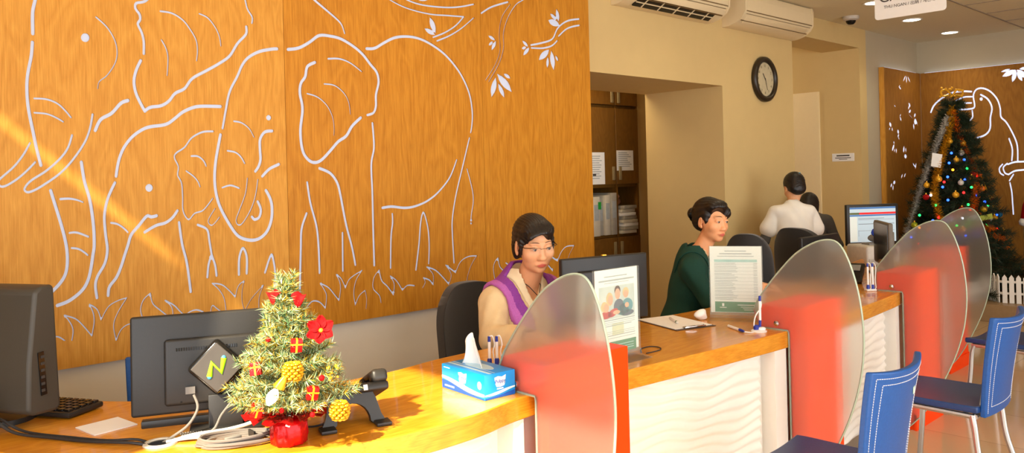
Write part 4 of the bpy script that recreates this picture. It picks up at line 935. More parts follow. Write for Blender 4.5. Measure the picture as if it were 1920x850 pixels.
# --- pens on stands
def pen(m_, a, b_, r=.0055):
    a, b_ = Vector(a), Vector(b_); d = b_ - a
    m_.tube([a, a + d * .06, a + d * .08, a + d * .98, b_], [r * .3, r * .6, r, r, r * .8], 10)
def pen_stand(lab, loc, rz, n=2, hgt=.135):
    t = thing('pen_stand', lab, 'pen stand', loc, rz, group='white counter pen stands')
    MB().box((0, 0, .006), (.06, .04, .012), bev=.005, seg=3).build('base', WHITEP, t)
    for i in range(n):
        x = (i - (n - 1) / 2) * .028
        MB().lathe([(.009, .01), (.009, .03), (.0065, .036)], 12, Matrix.Translation((x, 0, 0))).build('socket', BLUEPEN, t)
        p_ = MB(); p_.tube([(x, 0, .03), (x, .002, hgt - .02)], .0056, 10); q_ = p_.build('pen', WHITEP, t)
        MB().tube([(x, .002, hgt - .02), (x, .0025, hgt)], [.006, .0052], 10).build('pen_cap', BLUEPEN, q_)
        MB().tube(catmull([(x, .002, hgt - .002), (x + .012, .004, hgt - .0), (x + .02, .003, hgt - .03), (x + .014, .0, .06), (x + .018, 0, .02), (x + .01, 0, .008)], 6), .0025, 6).build('tether', WHITEP, t)
    return t
pen_stand('white pen stand with two blue-capped pens behind the blue tissue box', (2.0, 2.25, Z), R(-43), 2, .118)
pen_stand('white pen stand with two blue-capped pens beside the telephone far along the counter', (4.69, 1.965, Z), R(-43), 2, .16)
t = thing('pen_stand', 'round white pen stand with one upright pen beside the second red divider', 'pen stand', (3.226, 1.848, Z), R(-40), group='white counter pen stands')
MB().lathe([(.034, 0), (.035, .004), (.026, .009), (0, .011)], 24).build('base', WHITEP, t)
MB().ball((.012, -.004, .013), .014, 10, sq=(1.3, 1, .6)).build('knob', WHITEP, t)
MB().lathe([(.012, .006), (.012, .026), (.008, .03)], 14, Matrix.Translation((-.012, .0, 0))).build('socket', BLUEPEN, t)
MB().tube([(.006, .004, .02), (.008, .004, .05)], .0062, 10).build('pen_grip', BLUEPEN, t); MB().tube([(.0085, .004, .135), (.009, .004, .158)], .006, 10).build('pen_cap', BLUEPEN, t)
MB().tube([(.008, .004, .048), (.0085, .004, .14)], .0056, 10).build('pen_barrel', WHITEP, t)
MB().tube(catmull([(.009, .004, .15), (.014, .004, .11), (-.012, .004, .07), (-.022, .0, .03), (-.015, 0, .012)], 6), .0028, 6).build('tether', WHITEP, t)
t = thing('pen', 'white and blue pen lying on the counter beside the round pen stand', 'pen', (3.19, 1.94, Z))
dv = Vector((3.154, 1.879, 0)) - Vector((3.224, 2.0, 0)); dv.normalize(); c0 = Vector((0, 0, .0075))
MB().tube([c0 - dv * .07, c0 + dv * .03], [.006, .0065], 10).build('barrel', WHITEP, t)
MB().tube([c0 + dv * .03, c0 + dv * .06, c0 + dv * .072], [.0066, .006, .002], 10).build('tip', BLUEPEN, t)
tag(MB().tube(catmull([(3.156, 1.885, Z + .006), (3.17, 1.86, Z + .003), (3.19, 1.85, Z + .003)], 5), .0025, 6).build('cord', WHITEP), 'short white cord joining the lying pen to the round pen stand', 'cord')

# --- clipboard
t = thing('clipboard', 'clipboard with white sheet and a pen, lying on the counter between the two holders', 'clipboard', (3.16, 2.25, Z))
cc = [Vector(p) for p in ((3.101, 2.395, 0), (3.303, 2.399, 0), (3.214, 2.061, 0), (3.005, 2.156, 0))]
ex_ = (cc[1] - cc[0]).normalized(); up_ = ((cc[0] + cc[1]) - (cc[2] + cc[3])).normalized(); ang = math.atan2(up_.y, up_.x) - PI / 2
t.rotation_euler = (0, 0, ang)
MB().box((0, 0, .002), (.225, .325, .003), bev=.001, seg=1).build('board', mat('brown_board', (92, 72, 56), .6), t)
MB().box((.0, .008, .0045), (.212, .30, .0016)).build('sheet', PAPER, t)
b = MB(); b.box((0, -.146, .008), (.12, .022, .006), bev=.002); b.tube([(-.05, -.15, .012), (-.03, -.163, .012), (.03, -.163, .012), (.05, -.15, .012)], .003, 6); b.build('clip', CHROME, t)
b = MB(); pen(b, (-.02, -.05, .011), (.03, .08, .011)); o = b.build('pen', WHITEP, t)
MB().tube([(-.014, -.034, .011), (-.010, -.024, .011)], .0062, 10).build('pen_band', mat('pen_green', (30, 110, 70), .4), o)

# --- acrylic leaflet holders
def holder(lab, loc, rz, w=.25, h=.335):
    t = thing('leaflet_holder', lab, 'leaflet holder', loc, rz, group='acrylic leaflet holders')
    MB().box((0, 0, .02 + h / 2), (w, .003, h), bev=.0008, seg=1).box((0, .012, .02 + h / 2), (w, .003, h), bev=.0008, seg=1).build('acrylic_sleeve', CLEAR, t)
    f = MB(); f.prism([(-.06, 0), (.05, 0), (.05, .003), (.014, .006), (.010, .03), (-.004, .03), (-.008, .006), (-.06, .003)], -w / 2, w / 2, T); f.build('acrylic_foot', CLEAR, t, smooth=False)
    MB().box((0, .006, .025 + h / 2), (w - .01, .002, h - .015)).build('sheet', PAPER, t)
    return t
def bars(m_, y, rows):
    for z, x0, x1, th in rows: m_.box(((x0 + x1) / 2, y, z), (x1 - x0, .0005, th))
t = holder('acrylic holder with white price-list leaflet and green footer band', (3.42, 2.075, Z), R(-60.5))
s = MB(); bars(s, .0047, [(.06, -.1, .1, .05)]); s.build('green_band', GREENP, t, smooth=False)
s = MB(); bars(s, .0047, [(.283, -.1, .1, .013)]); s.build('teal_band', TEALP, t, smooth=False)
s = MB(); rr = random.Random(5)
bars(s, .0046, [(.271 - .0083 * i, -.1, -.1 + .08 + rr.random() * .03, .0022) for i in range(22)]); bars(s, .0046, [(.271 - .0083 * i, .082, .1, .0022) for i in range(22)]); bars(s, .0046, [(.267 - .0166 * i, -.1, .1, .0008) for i in range(11)])
bars(s, .0046, [(.330, -.05, .05, .004), (.317, -.075, .075, .0045), (.305, -.085, .085, .003)]); s.build('print_lines', PAPERG, t, smooth=False)
s = MB(); bars(s, .0043, [(.07, -.067, -.057, .014), (.057, -.078, -.046, .003), (.07, .005, .085, .003), (.06, .02, .085, .002), (.053, .03, .085, .002), (.046, .035, .085, .002)]); s.build('band_print', PAPER, t, smooth=False)
t = holder('acrylic holder with family-photo leaflet beside the first red divider', (2.40, 1.97, Z), R(-3))
s = MB(); bars(s, .0047, [(.052, -.045, .105, .045)]); s.build('green_band', GREENP, t, smooth=False)
s = MB(); bars(s, .0046, [(.325, -.07, .06, .004), (.31, -.1, .1, .006), (.300, -.07, .07, .002), (.158, -.09, .1, .004), (.150, -.1, .1, .0018), (.143, -.1, .1, .0018), (.136, -.095, .08, .003), (.113, -.1, .1, .0015), (.106, -.1, .1, .0015), (.098, -.09, .1, .003), (.088, -.1, .1, .0018)]); s.build('print_lines', PAPERG, t, smooth=False)
s = MB(); bars(s, .0043, [(.06, -.035, .09, .003), (.05, -.02, .09, .002), (.042, .0, .09, .003)]); s.build('band_print', TEALP, t, smooth=False)
s = MB(); bars(s, .0047, [(.122, -.03, .035, .045)]); s.build('pale_emblem', mat('pale_khaki', (222, 222, 190), .8), t, smooth=False)
ph = MB().box((0, .0047, .225), (.2, .0005, .125)).build('family_photo', mat('photo_sky', (206, 214, 210), .6, noise=.12, nscale=18), t)
def disc(m_, c, rx, rz_, lay, ang=0):
    ca, sa = math.cos(ang), math.sin(ang)
    m_.prism([(c[0] + rx * math.cos(a) * ca - rz_ * math.sin(a) * sa, c[1] + rx * math.cos(a) * sa + rz_ * math.sin(a) * ca) for a in np.linspace(0, 2 * PI, 21)[:-1]], 0, .0003, Matrix(((1, 0, 0, 0), (0, 0, -1, .0044 - lay * .0003), (0, 1, 0, 0), (0, 0, 0, 1))))
def ph_part(nm, col, items, lay):
    m_ = MB()
    for it in items: disc(m_, it[0], it[1], it[2], lay, *(it[3:] if len(it) > 3 else ()))
    m_.build(nm, mat('photo_' + nm, col, .6), ph, smooth=False)
ph_part('teal_clothing', (98, 152, 160), [((.058, .205), .032, .028), ((.03, .19), .035, .02)], 0)
ph_part('grey_clothing', (96, 106, 122), [((.01, .205), .03, .03), ((.055, .177), .04, .012)], 0)
ph_part('red_clothing', (198, 70, 66), [((-.065, .18), .034, .014), ((-.025, .185), .03, .014, .3)], 1)
ph_part('fair_hair', (222, 192, 140), [((-.042, .239), .019, .026), ((-.072, .212), .019, .02), ((.05, .257), .018, .019)], 1)
ph_part('brown_hair', (84, 56, 40), [((.003, .268), .017, .019)], 1)
ph_part('face', (226, 172, 140), [((-.038, .235), .014, .019), ((-.062, .207), .015, .017), ((.05, .25), .014, .015), ((.003, .255), .015, .021), ((.055, .207), .012, .01), ((-.005, .185), .02, .008)], 2)
tag(MB().tube(catmull([(2.55, 1.98, Z + .003), (2.6, 2.02, Z + .003), (2.66, 2.02, Z + .003), (2.67, 1.98, Z + .003), (2.63, 1.95, Z + .003), (2.55, 1.955, Z + .003)], 6), .0022, 6).build('cord', CABLEB), 'small loop of black cord beside the family-photo leaflet holder', 'cord')
tz = MB(); rr = random.Random(2)
tz.grid(lambda u, v: (.035 * math.sin(PI * v) * math.cos(2 * PI * u) * (1 + .25 * math.sin(7 * u + 9 * v)), .028 * math.sin(PI * v) * math.sin(2 * PI * u) * (1 + .25 * math.sin(9 * u - 5 * v)), .026 - .026 * math.cos(PI * v) + .004 * math.sin(11 * u + 3 * v) * math.sin(PI * v)), 18, 12, Matrix.Translation((3.31, 2.20, Z + .0)))
tag(tz.build('crumpled_tissue', TISSUE, smooth=80), 'crumpled white tissue on the counter, left of the price-list holder', 'tissue')

# --- monitors of the other work places
def back_monitor(lab, loc, rz, w, h, lift=.04):
    t = thing('monitor', lab, 'monitor', loc, rz, group='black monitors along the counter')
    MB().box((0, .02, lift + h / 2), (w, .03, h), bev=.007, seg=3).build('rear_casing', BLACKP, t)
    MB().box((0, .037, lift + h / 2), (w - .02, .004, h - .025)).build('display', GLOSSB, t)
    o = MB().box((0, -.004, lift + h * .5), (w * .66, .03, h * .6), bev=.009, seg=3).build('rear_hump', BLACKP, t)
    MB().box((w * .16, -.0195, lift + h * .62), (.04, .002, .018)).build('badge', GREYP, o)
    MB().box((0, .0, lift * .6), (.07, .02, lift + .08)).build('stand_neck', BLACKP, t)
    MB().box((0, .02, .006), (.2, .16, .012), bev=.005).build('stand_foot', BLACKP, t)
    return t
m3 = back_monitor('black monitor seen from behind, between the woman with scarf and the family-photo leaflet', (2.80, 2.36, Z), R(-15), .47, .30, .045)
MB().box((.0, .02, .3475), (.022, .012, .005)).build('logo_light', GOLD, m3)
back_monitor('black monitor seen from behind, showing above the second frosted screen', (5.17, 2.48, Z), R(-2), .5, .25, .02)
t = back_monitor('dark grey monitor turned nearly edge-on beside the far telephone', (5.50, 2.19, Z), R(34), .42, .29, .06)
for c_ in t.children:
    if c_.name.startswith(('rear_casing', 'rear_hump')): c_.data.materials[0] = mat('grey_casing', (104, 96, 84), .5)
# ------------------------------------------------------------------ smooth bodies: distance fields turned into one continuous mesh
class SDF:
    def __init__(s, lo, hi, h):
        s.lo = np.array(lo, float); s.h = h; s.n = [int((b - a) / h) + 2 for a, b in zip(lo, hi)]
        s.F = np.full(s.n, 1.0, np.float32)
        s.ax = [s.lo[i] + h * np.arange(s.n[i], dtype=np.float32) for i in range(3)]
    def win(s, lo, hi):
        sl = []
        for i in range(3):
            a = max(0, int((lo[i] - s.lo[i]) / s.h)); b = min(s.n[i], int((hi[i] - s.lo[i]) / s.h) + 2); sl.append(slice(a, max(a, b)))
        X, Y, Z_ = np.meshgrid(s.ax[0][sl[0]], s.ax[1][sl[1]], s.ax[2][sl[2]], indexing='ij')
        return tuple(sl), X, Y, Z_
    def put(s, sl, d, k, op):
        f = s.F[sl]
        if op == 'sub':
            d = -d
            m_ = np.maximum(f, d)
            if k > 0:
                t = np.maximum(k - np.abs(f - d), 0) / k; m_ = m_ + t * t * k * .25
        else:
            m_ = np.minimum(f, d)
            if k > 0:
                t = np.maximum(k - np.abs(f - d), 0) / k; m_ = m_ - t * t * k * .25
        s.F[sl] = m_
    def ell(s, c, r, k=.01, rot=None, op='add'):
        R_ = max(r) + .04; sl, X, Y, Z_ = s.win([q - R_ for q in c], [q + R_ for q in c])
        if X.size == 0: return s
        x, y, z = X - c[0], Y - c[1], Z_ - c[2]
        if rot is not None:
            m_ = Euler(rot).to_matrix().transposed(); x, y, z = (m_[0][0] * x + m_[0][1] * y + m_[0][2] * z, m_[1][0] * x + m_[1][1] * y + m_[1][2] * z, m_[2][0] * x + m_[2][1] * y + m_[2][2] * z)
        k0 = np.sqrt((x / r[0]) ** 2 + (y / r[1]) ** 2 + (z / r[2]) ** 2) + 1e-6; k1 = np.sqrt((x / r[0] ** 2) ** 2 + (y / r[1] ** 2) ** 2 + (z / r[2] ** 2) ** 2) + 1e-6
        s.put(sl, k0 * (k0 - 1) / k1, k, op); return s
    def cone(s, a, b, ra, rb, k=.01, op='add', sq=None):
        R_ = max(ra, rb) * (1 if sq is None else max(sq)) + .04
        sl, X, Y, Z_ = s.win([min(p, q) - R_ for p, q in zip(a, b)], [max(p, q) + R_ for p, q in zip(a, b)])
        if X.size == 0: return s
        d = [q - p for p, q in zip(a, b)]; L2 = sum(v * v for v in d) + 1e-9
        x, y, z = X - a[0], Y - a[1], Z_ - a[2]
        t = np.clip((x * d[0] + y * d[1] + z * d[2]) / L2, 0, 1)
        x, y, z = x - t * d[0], y - t * d[1], z - t * d[2]
        if sq is not None: x, y, z = x / sq[0], y / sq[1], z / sq[2]
        s.put(sl, np.sqrt(x * x + y * y + z * z) - (ra + (rb - ra) * t), k, op); return s
    def full(s): return np.meshgrid(*s.ax, indexing='ij')
    def mesh(s, F=None):
        F = s.F if F is None else F
        F = F.copy(); F[0] = F[-1] = 1; F[:, 0] = F[:, -1] = 1; F[:, :, 0] = F[:, :, -1] = 1
        I_ = F < 0; nx, ny, nz = F.shape
        cs = np.zeros((nx - 1, ny - 1, nz - 1), np.int8)
        for dx in (0, 1):
            for dy in (0, 1):
                for dz in (0, 1): cs += I_[dx:nx - 1 + dx, dy:ny - 1 + dy, dz:nz - 1 + dz]
        act = (cs > 0) & (cs < 8); ids = -np.ones(act.shape, np.int64); c = np.argwhere(act); ids[act] = np.arange(len(c))
        acc = np.zeros((len(c), 3)); cnt = np.zeros(len(c))
        for ax in range(3):
            o1, o2 = [(1, 2), (0, 2), (0, 1)][ax]
            for a in (0, 1):
                for b in (0, 1):
                    p = c.copy(); p[:, o1] += a; p[:, o2] += b; q = p.copy(); q[:, ax] += 1
                    fa = F[p[:, 0], p[:, 1], p[:, 2]]; fb = F[q[:, 0], q[:, 1], q[:, 2]]
                    m_ = (fa < 0) != (fb < 0); t = np.where(m_, fa / np.where(m_, fa - fb, 1), 0)
                    pt = p.astype(float); pt[:, ax] += t; acc[m_] += pt[m_]; cnt[m_] += 1
        V = s.lo + s.h * acc / cnt[:, None]
        fs = []
        for ax in range(3):
            o1, o2 = [(1, 2), (2, 0), (0, 1)][ax]
            sa = [slice(None)] * 3; sb = [slice(None)] * 3; sa[ax] = slice(0, -1); sb[ax] = slice(1, None)
            A_ = I_[tuple(sa)]; B_ = I_[tuple(sb)]; e = np.argwhere(A_ != B_)
            e = e[(e[:, o1] > 0) & (e[:, o2] > 0) & (e[:, o1] < F.shape[o1] - 1) & (e[:, o2] < F.shape[o2] - 1)]
            def cid(d1, d2):
                p = e.copy(); p[:, o1] -= d1; p[:, o2] -= d2; return ids[p[:, 0], p[:, 1], p[:, 2]]
            q = np.stack([cid(1, 1), cid(0, 1), cid(0, 0), cid(1, 0)], 1)
            fl = ~A_[e[:, 0], e[:, 1], e[:, 2]]; q[fl] = q[fl][:, ::-1]; fs.append(q)
        return V, np.concatenate(fs)
def sdf_obj(name, VF, mats, parent, matfn=None, smooth_it=2, attr=None):
    V, Fc_ = VF
    # one light Laplacian pass takes the grid stepping out
    for _ in range(smooth_it):
        acc = np.zeros_like(V); cn = np.zeros(len(V))
        for a, b in ((0, 1), (1, 2), (2, 3), (3, 0)):
            np.add.at(acc, Fc_[:, a], V[Fc_[:, b]]); np.add.at(acc, Fc_[:, b], V[Fc_[:, a]]); np.add.at(cn, Fc_[:, a], 1); np.add.at(cn, Fc_[:, b], 1)
        V = V + .5 * (acc / np.maximum(cn, 1)[:, None] - V)
    me = bpy.data.meshes.new(name); me.from_pydata(V.tolist(), [], Fc_.tolist())
    mats = mats if isinstance(mats, (list, tuple)) else [mats]
    for q in mats: me.materials.append(q)
    if attr is not None:
        at_ = me.attributes.new('lip', 'FLOAT', 'POINT'); at_.data.foreach_set('value', attr(V).astype(np.float32))
    if matfn is not None:
        ctr = V[Fc_].mean(1); me.polygons.foreach_set('material_index', matfn(ctr).astype(np.int32))
    me.polygons.foreach_set('use_smooth', [True] * len(me.polygons)); me.update()
    o = bpy.data.objects.new(name, me); C.objects.link(o); o.parent = parent; return o

class Head:
    """places head features given in a head frame (x right, y forward, z up; metres) into the body frame"""
    def __init__(s, c, yaw, pitch, roll=0, sc=1.0):
        s.c = Vector(c); s.R = Euler((pitch, roll, 0)).to_matrix(); s.R = Matrix.Rotation(yaw, 3, 'Z') @ s.R; s.e = s.R.to_euler(); s.sc = sc
    def p(s, x, y, z): return tuple(s.c + s.R @ Vector((x, y, z)) * s.sc)
    def M(s): m_ = s.R.to_4x4() @ Matrix.Scale(s.sc, 4); m_.translation = s.c; return m_
    def local(s, P):
        Ri = np.array(s.R.transposed()); return ((P - np.array(s.c)) @ Ri.T) / s.sc
def add_head(G, H, smile=0, jaw=1.0, old=0):
    q = H.sc; e = H.e
    def E_(c, r, k=.012, op='add', rot=None):
        G.ell(H.p(*c), [v * q for v in r], k, e if rot is None else (H.R @ Euler(rot).to_matrix()).to_euler(), op)
    def K_(a, b, ra, rb, k=.01, op='add'): G.cone(H.p(*a), H.p(*b), ra * q, rb * q, k, op)
    E_((0, -.018, .032), (.073, .091, .083)); E_((0, .022, -.02), (.066 * jaw, .063, .082), .02)
    E_((0, .034, -.07), (.052 * jaw, .044, .038), .02); E_((0, .064, -.096), (.02, .014, .014), .02)
    for s_ in (-1, 1):
        E_((s_ * .039, .054, -.03), (.027, .024, .026), .018)
        K_((s_ * .012, .079, .021), (s_ * .043, .068, .023), .007, .006, .012)
        E_((s_ * .031, .089, .002), (.017, .011, .009), .012, 'sub')
        E_((s_ * .031, .0725, .0015), (.0165, .0115, .0115), .004)
        E_((s_ * .0125, .0875, -.041), (.0085, .009, .0075), .007)
        E_((s_ * .076, -.008, -.012), (.0085, .019, .031), .006, rot=(R(-14), 0, s_ * R(-22)))
        E_((s_ * .083, -.003, -.008), (.005, .009, .017), .004, 'sub')
        E_((s_ * .0775, .003, -.036), (.006, .008, .010), .005)
        E_((s_ * .0055, .0955, -.0475), (.0032, .004, .003), .002, 'sub')
    K_((0, .0785, .010), (0, .092, -.034), .006, .0105, .014); E_((0, .0945, -.0375), (.0115, .0095, .009), .009)
    E_((0, .0845, -.0655), (.0215, .008, .0052), .006); E_((0, .0835, -.0745), (.018, .008, .006), .006)
    for s_ in (-1, 1): E_((s_ * .021, .079, -.0695 + .003 * smile), (.006, .006, .004), .005)
    K_((-.019, .0935, -.0698 + .002 * smile), (0, .0965, -.0705), .0013, .0013, .003, 'sub'); K_((.019, .0935, -.0698 + .002 * smile), (0, .0965, -.0705), .0013, .0013, .003, 'sub')
    E_((0, .093, -.057), (.004, .004, .008), .005, 'sub')
    if old:
        for s_ in (-1, 1): K_((s_ * .017, .094, -.042), (s_ * .031, .078, -.07), .0012, .001, .006, 'sub')
def lip_mat(H):
    def f(P):
        p = H.local(P); i = (p[:, 0] / .0215) ** 2 + ((p[:, 2] + .0702) / (.0085 - .1 * np.abs(p[:, 0]))) ** 2
        return np.clip((1.25 - i) * 1.6, 0, 1) * (p[:, 1] > .07)
    return f
def face_parts(H, parent, lids=.3, skin=None, brow=None):
    skin = skin or SKIN; brow = brow or HAIR
    M = H.M()
    for s_ in (-1, 1):
        b = MB(); b.ball((s_ * .031, .0732, .0012), .0114, 14, M); o = b.build('eye', EYEW, parent, smooth=80)
        b = MB(); g_ = (s_ * .031 - .0022, .0735 + .0095, -.0024); b.ball(g_, .0049, 10, M, (1, .6, 1)); b.build('iris', IRIS, o, smooth=80)
        b = MB(); pts = []
        for i in range(9):
            a = -1 + 2 * i / 8; x = s_ * .031 + a * .0155; z = .0015 + .0058 * (1 - a * a) * (1 - lids) - .001 * a * a; y = .0735 + math.sqrt(max(1e-6, .0128 ** 2 - (.8 * a * .0145) ** 2 * .9)) * .985
            pts.append((x, y - .001 * abs(a), z))
        b.tube(pts, [.0006, .001, .0013, .0014, .0014, .0014, .0013, .001, .0006], 6, M); b.build('eyelash', HAIR, o)
        # upper lid
        b = MB(); n = 10
        def lid(u, v):
            a = 2 * u - 1; x = s_ * .031 + a * .0165; z = (.0015 + .0058 * (1 - a * a) * (1 - lids) - .001 * a * a) * (1 - v) + v * (.013 - .004 * a * a)
            yy = .0735 + .0124 * math.sqrt(max(0, 1 - (a * .92) ** 2 * .8 - ((z - .0015) / .0165) ** 2)) ; return (x, yy, z)
        b.grid(lid, 10, 6, M); b.build('eyelid', skin, o, smooth=80)
        b = MB(); b.tube([(s_ * (.013 + .035 * i / 7), .0855 - .016 * (i / 7) ** 2 + .002, .0235 + .006 * math.sin(PI * (.15 + .75 * i / 7))) for i in range(8)], [.0012, .0022, .0026, .0026, .0024, .002, .0015, .0007], 6, M, flat=.7); b.build('eyebrow', brow, parent)
def arm(G, sh, el, wr, r, off=0, k=.02):
    G.cone(sh, el, r[0] + off, r[1] + off, k); G.cone(el, wr, r[1] + off, r[2] + off, k * .7)
def hand(G, wr, d, up, sc=1.0, curl=.5, thumb=1):
    """palm with five separate fingers, relaxed"""
    d = Vector(d).normalized(); up = Vector(up); up = (up - d * up.dot(d)).normalized(); sd = d.cross(up)
    w = Vector(wr); pc = w + d * .05 * sc
    fr = Matrix((sd, d, up)).transposed()
    G.ell(tuple(pc), (.040 * sc, .05 * sc, .014 * sc), .012, fr.to_euler()); G.cone(tuple(w), tuple(w + d * .03), .024 * sc, .024 * sc, .015, sq=None)
    for i, (ln, ox) in enumerate(((.068, .030), (.078, .010), (.072, -.010), (.056, -.029))):
        a = w + (d * .092 + sd * ox * thumb) * sc; c1 = curl * .5; q = a
        for j, (f, an) in enumerate(((.45, c1), (.3, c1 * 2.1), (.25, c1 * 2.9))):
            dd = (d * math.cos(an) - up * math.sin(an) + sd * ox * .8 * thumb).normalized(); e2 = q + dd * ln * f * sc; G.cone(tuple(q), tuple(e2), (.0092 - .001 * j) * sc, (.0084 - .001 * j) * sc, .003); q = e2
    a = w + (d * .03 + sd * .03 * thumb - up * .004) * sc; b_ = a + (d * .03 + sd * .026 * thumb - up * .01) * sc; c_ = b_ + (d * .028 + sd * .006 * thumb - up * .008) * sc
    G.cone(tuple(a), tuple(b_), .012 * sc, .0105 * sc, .01); G.cone(tuple(b_), tuple(c_), .0105 * sc, .008 * sc, .004)
def torso(G, off=0, sh=.172, lean=.06, z0=.46, zs=.862, chest=.125, neckz=.905, k=.05, hips=.165):
    """seated trunk, hips at z0, shoulders at zs; leans forward by `lean`"""
    y = lambda z: -.06 + lean * (z - z0) / (zs - z0)
    G.ell((0, y(z0 + .05), z0 + .06), (hips + off, .125 + off, .13 + off), k)
    G.ell((0, y(.63) + .005, .64), (.135 + off, .105 + off, .15 + off), k)
    G.ell((0, y(.75) + .012, .755), (.148 + off, chest * .92 + off, .13 + off), k)
    for s_ in (-1, 1):
        G.cone((s_ * .03, y(zs) - .01, zs - .02), (s_ * (sh - .025), y(zs) - .005, zs - .022), .062 + off, .056 + off, .04)
        G.ell((s_ * .062, y(.74) + .085, .735), (.06 + off, .045 + off, .06 + off), .05)
    G.cone((0, y(zs) - .02, zs - .03), (0, y(zs) - .008, zs + .05), .066 + off, .05 + off, .04)
    for s_ in (-1, 1): G.cone((s_ * .03, y(zs) - .018, zs + .035), (s_ * (sh - .03), y(zs) - .008, zs - .01), .044 + off, .042 + off, .04)
    return y
def hair_strands(G, H, amp=.0014, freq=150):
    P = np.stack([a.ravel() for a in G.full()], 1); q = H.local(P)
    th = np.arctan2(q[:, 0], q[:, 2] + .03); r2 = q[:, 1]
    n = np.sin(th * freq * .35 + 2.2 * np.sin(r2 * 40) + 9 * np.sin(th * 3)) + .6 * np.sin(th * freq * .8 + r2 * 60)
    G.F += (amp * n).reshape(G.F.shape).astype(np.float32)

# ------------------------------------------------------------------ woman with the purple scarf
t = thing('person', 'woman with short black hair, glasses, beige jacket and purple scarf seated behind the counter', 'person', (2.60, 2.70, 0), PI - .03, scale=1.1)
W1 = t
H = Head((.02, .095, 1.082), R(-21), R(-13), R(3), .99)
shR, shL = (.165, -.0, .838), (-.165, -.0, .838)
elR, wrR = (.235, .07, .715), (.215, .31, .745); elL, wrL = (-.225, .09, .69), (-.12, .30, .742)
G = SDF((-.34, -.24, .40), (.36, .48, 1.26), .0036)
yv = torso(G, -.012, sh=.165)
G.cone((0, yv(.862) - .005, .86), (0, .075, 1.0), .052, .05, .025)
add_head(G, H, 0, 1.0, 1)
arm(G, shR, elR, wrR, (.046, .038, .026), -.004); arm(G, shL, elL, wrL, (.046, .038, .026), -.004)
hand(G, wrR, (-.1, 1, -.05), (0, 0, 1), 1, .45, -1); hand(G, wrL, (.15, 1, -.05), (0, 0, 1), 1, .5, 1)
sdf_obj('body', G.mesh(), SKIN, t, attr=lip_mat(H)); face_parts(H, t, .8, SKIN, mat('brow_soft', (116, 84, 62), .7))
G = SDF((-.34, -.26, .40), (.36, .36, 1.0), .005)
G.cone((0, -.015, .87), (0, .03, .972), .082, .062, .03); torso(G, .008, sh=.172); arm(G, shR, elR, tuple(np.array(elR) + .62 * (np.array(wrR) - np.array(elR))), (.062, .054, .05)); arm(G, shL, elL, tuple(np.array(elL) + .62 * (np.array(wrL) - np.array(elL))), (.062, .054, .05))
X, Y, Z_ = G.full()
G.F += (.0035 * np.sin(X * 60 + Z_ * 45 + 2 * np.sin(Y * 40)) * np.clip((np.abs(X) - .12) * 12, 0, 1)).astype(np.float32)
TOR = G.F.copy()
vneck = np.abs(X - .004) - (.004 + .24 * np.clip(Z_ - .745, 0, 1)); vn = np.maximum(np.maximum(vneck, -(Y + .03)), .735 - Z_)
J_ = np.maximum(TOR, -vn)
neckhole = np.sqrt(X ** 2 + (Y - .05) ** 2 + ((Z_ - .995) * .75) ** 2) - .054
J_ = np.maximum(J_, -neckhole); J_ = np.maximum(J_, .42 - Z_)
o = sdf_obj('jacket', G.mesh(J_), BEIGE, t)
# cream collar band along the neckline
sh_ = np.maximum(TOR - .006, -(TOR + .004))
col = np.maximum(sh_, np.maximum(-vneck + .001, vneck - .034)); col = np.maximum(col, np.maximum(.77 - Z_, -(Y + .07)))
sdf_obj('collar', G.mesh(col), COLLAR, t)
# scarf: two hanging strips joined round the nape
cl = .066 + .20 * np.clip(Z_ - .66, 0, 1)
st = np.abs(np.abs(X) - cl - .016) - .036
st = np.where(Z_ > .84, np.minimum(st, np.where(Y < .0, np.abs(X) - .135, 9)), st)
sc_ = np.maximum(np.maximum(TOR - .017, -(TOR - .001)), st); sc_ = np.maximum(sc_, np.where(X > 0, .62, .62) - Z_); sc_ = np.maximum(sc_, np.where(Y < -.0, .80 - Z_, -9)); sc_ = np.maximum(sc_, -neckhole)
def scm(P):
    c_ = .066 + .20 * np.clip(P[:, 2] - .66, 0, 1); return (np.abs(P[:, 0]) > c_ + .022).astype(int)
sdf_obj('scarf', G.mesh(sc_), [PURP, PINKP], t, scm)
G = SDF((-.16, -.14, .9), (.16, .28, 1.28), .0032)
def EH(c, r, k=.012, op='add', rot=None): G.ell(H.p(*c), [v * H.sc for v in r], k, H.e if rot is None else (H.R @ Euler(rot).to_matrix()).to_euler(), op)
EH((0, -.022, .034), (.083, .101, .088)); EH((0, -.058, -.03), (.062, .042, .058), .03); EH((0, .045, .07), (.066, .045, .034), .03)
for s_ in (-1, 1): EH((s_ * .071, .022, -.004), (.011, .016, .042), .012); EH((s_ * .06, -.05, -.03), (.018, .026, .05), .02)
EH((.02, .085, .058), (.045, .02, .022), .015, rot=(0, R(14), 0))
hair_strands(G, H, .0011, 170)
EH((.0, .108, -.033), (.069, .07, .088), .008, 'sub', (0, R(6), 0)); EH((.016, .1, .03), (.046, .05, .032), .008, 'sub', (0, R(20), 0))
for s_ in (-1, 1): EH((s_ * .09, .0, -.022), (.03, .03, .036), .008, 'sub')
EH((0, .06, -.11), (.09, .1, .08), .01, 'sub')
sdf_obj('hair', G.mesh(), HAIR, t, None, 1)
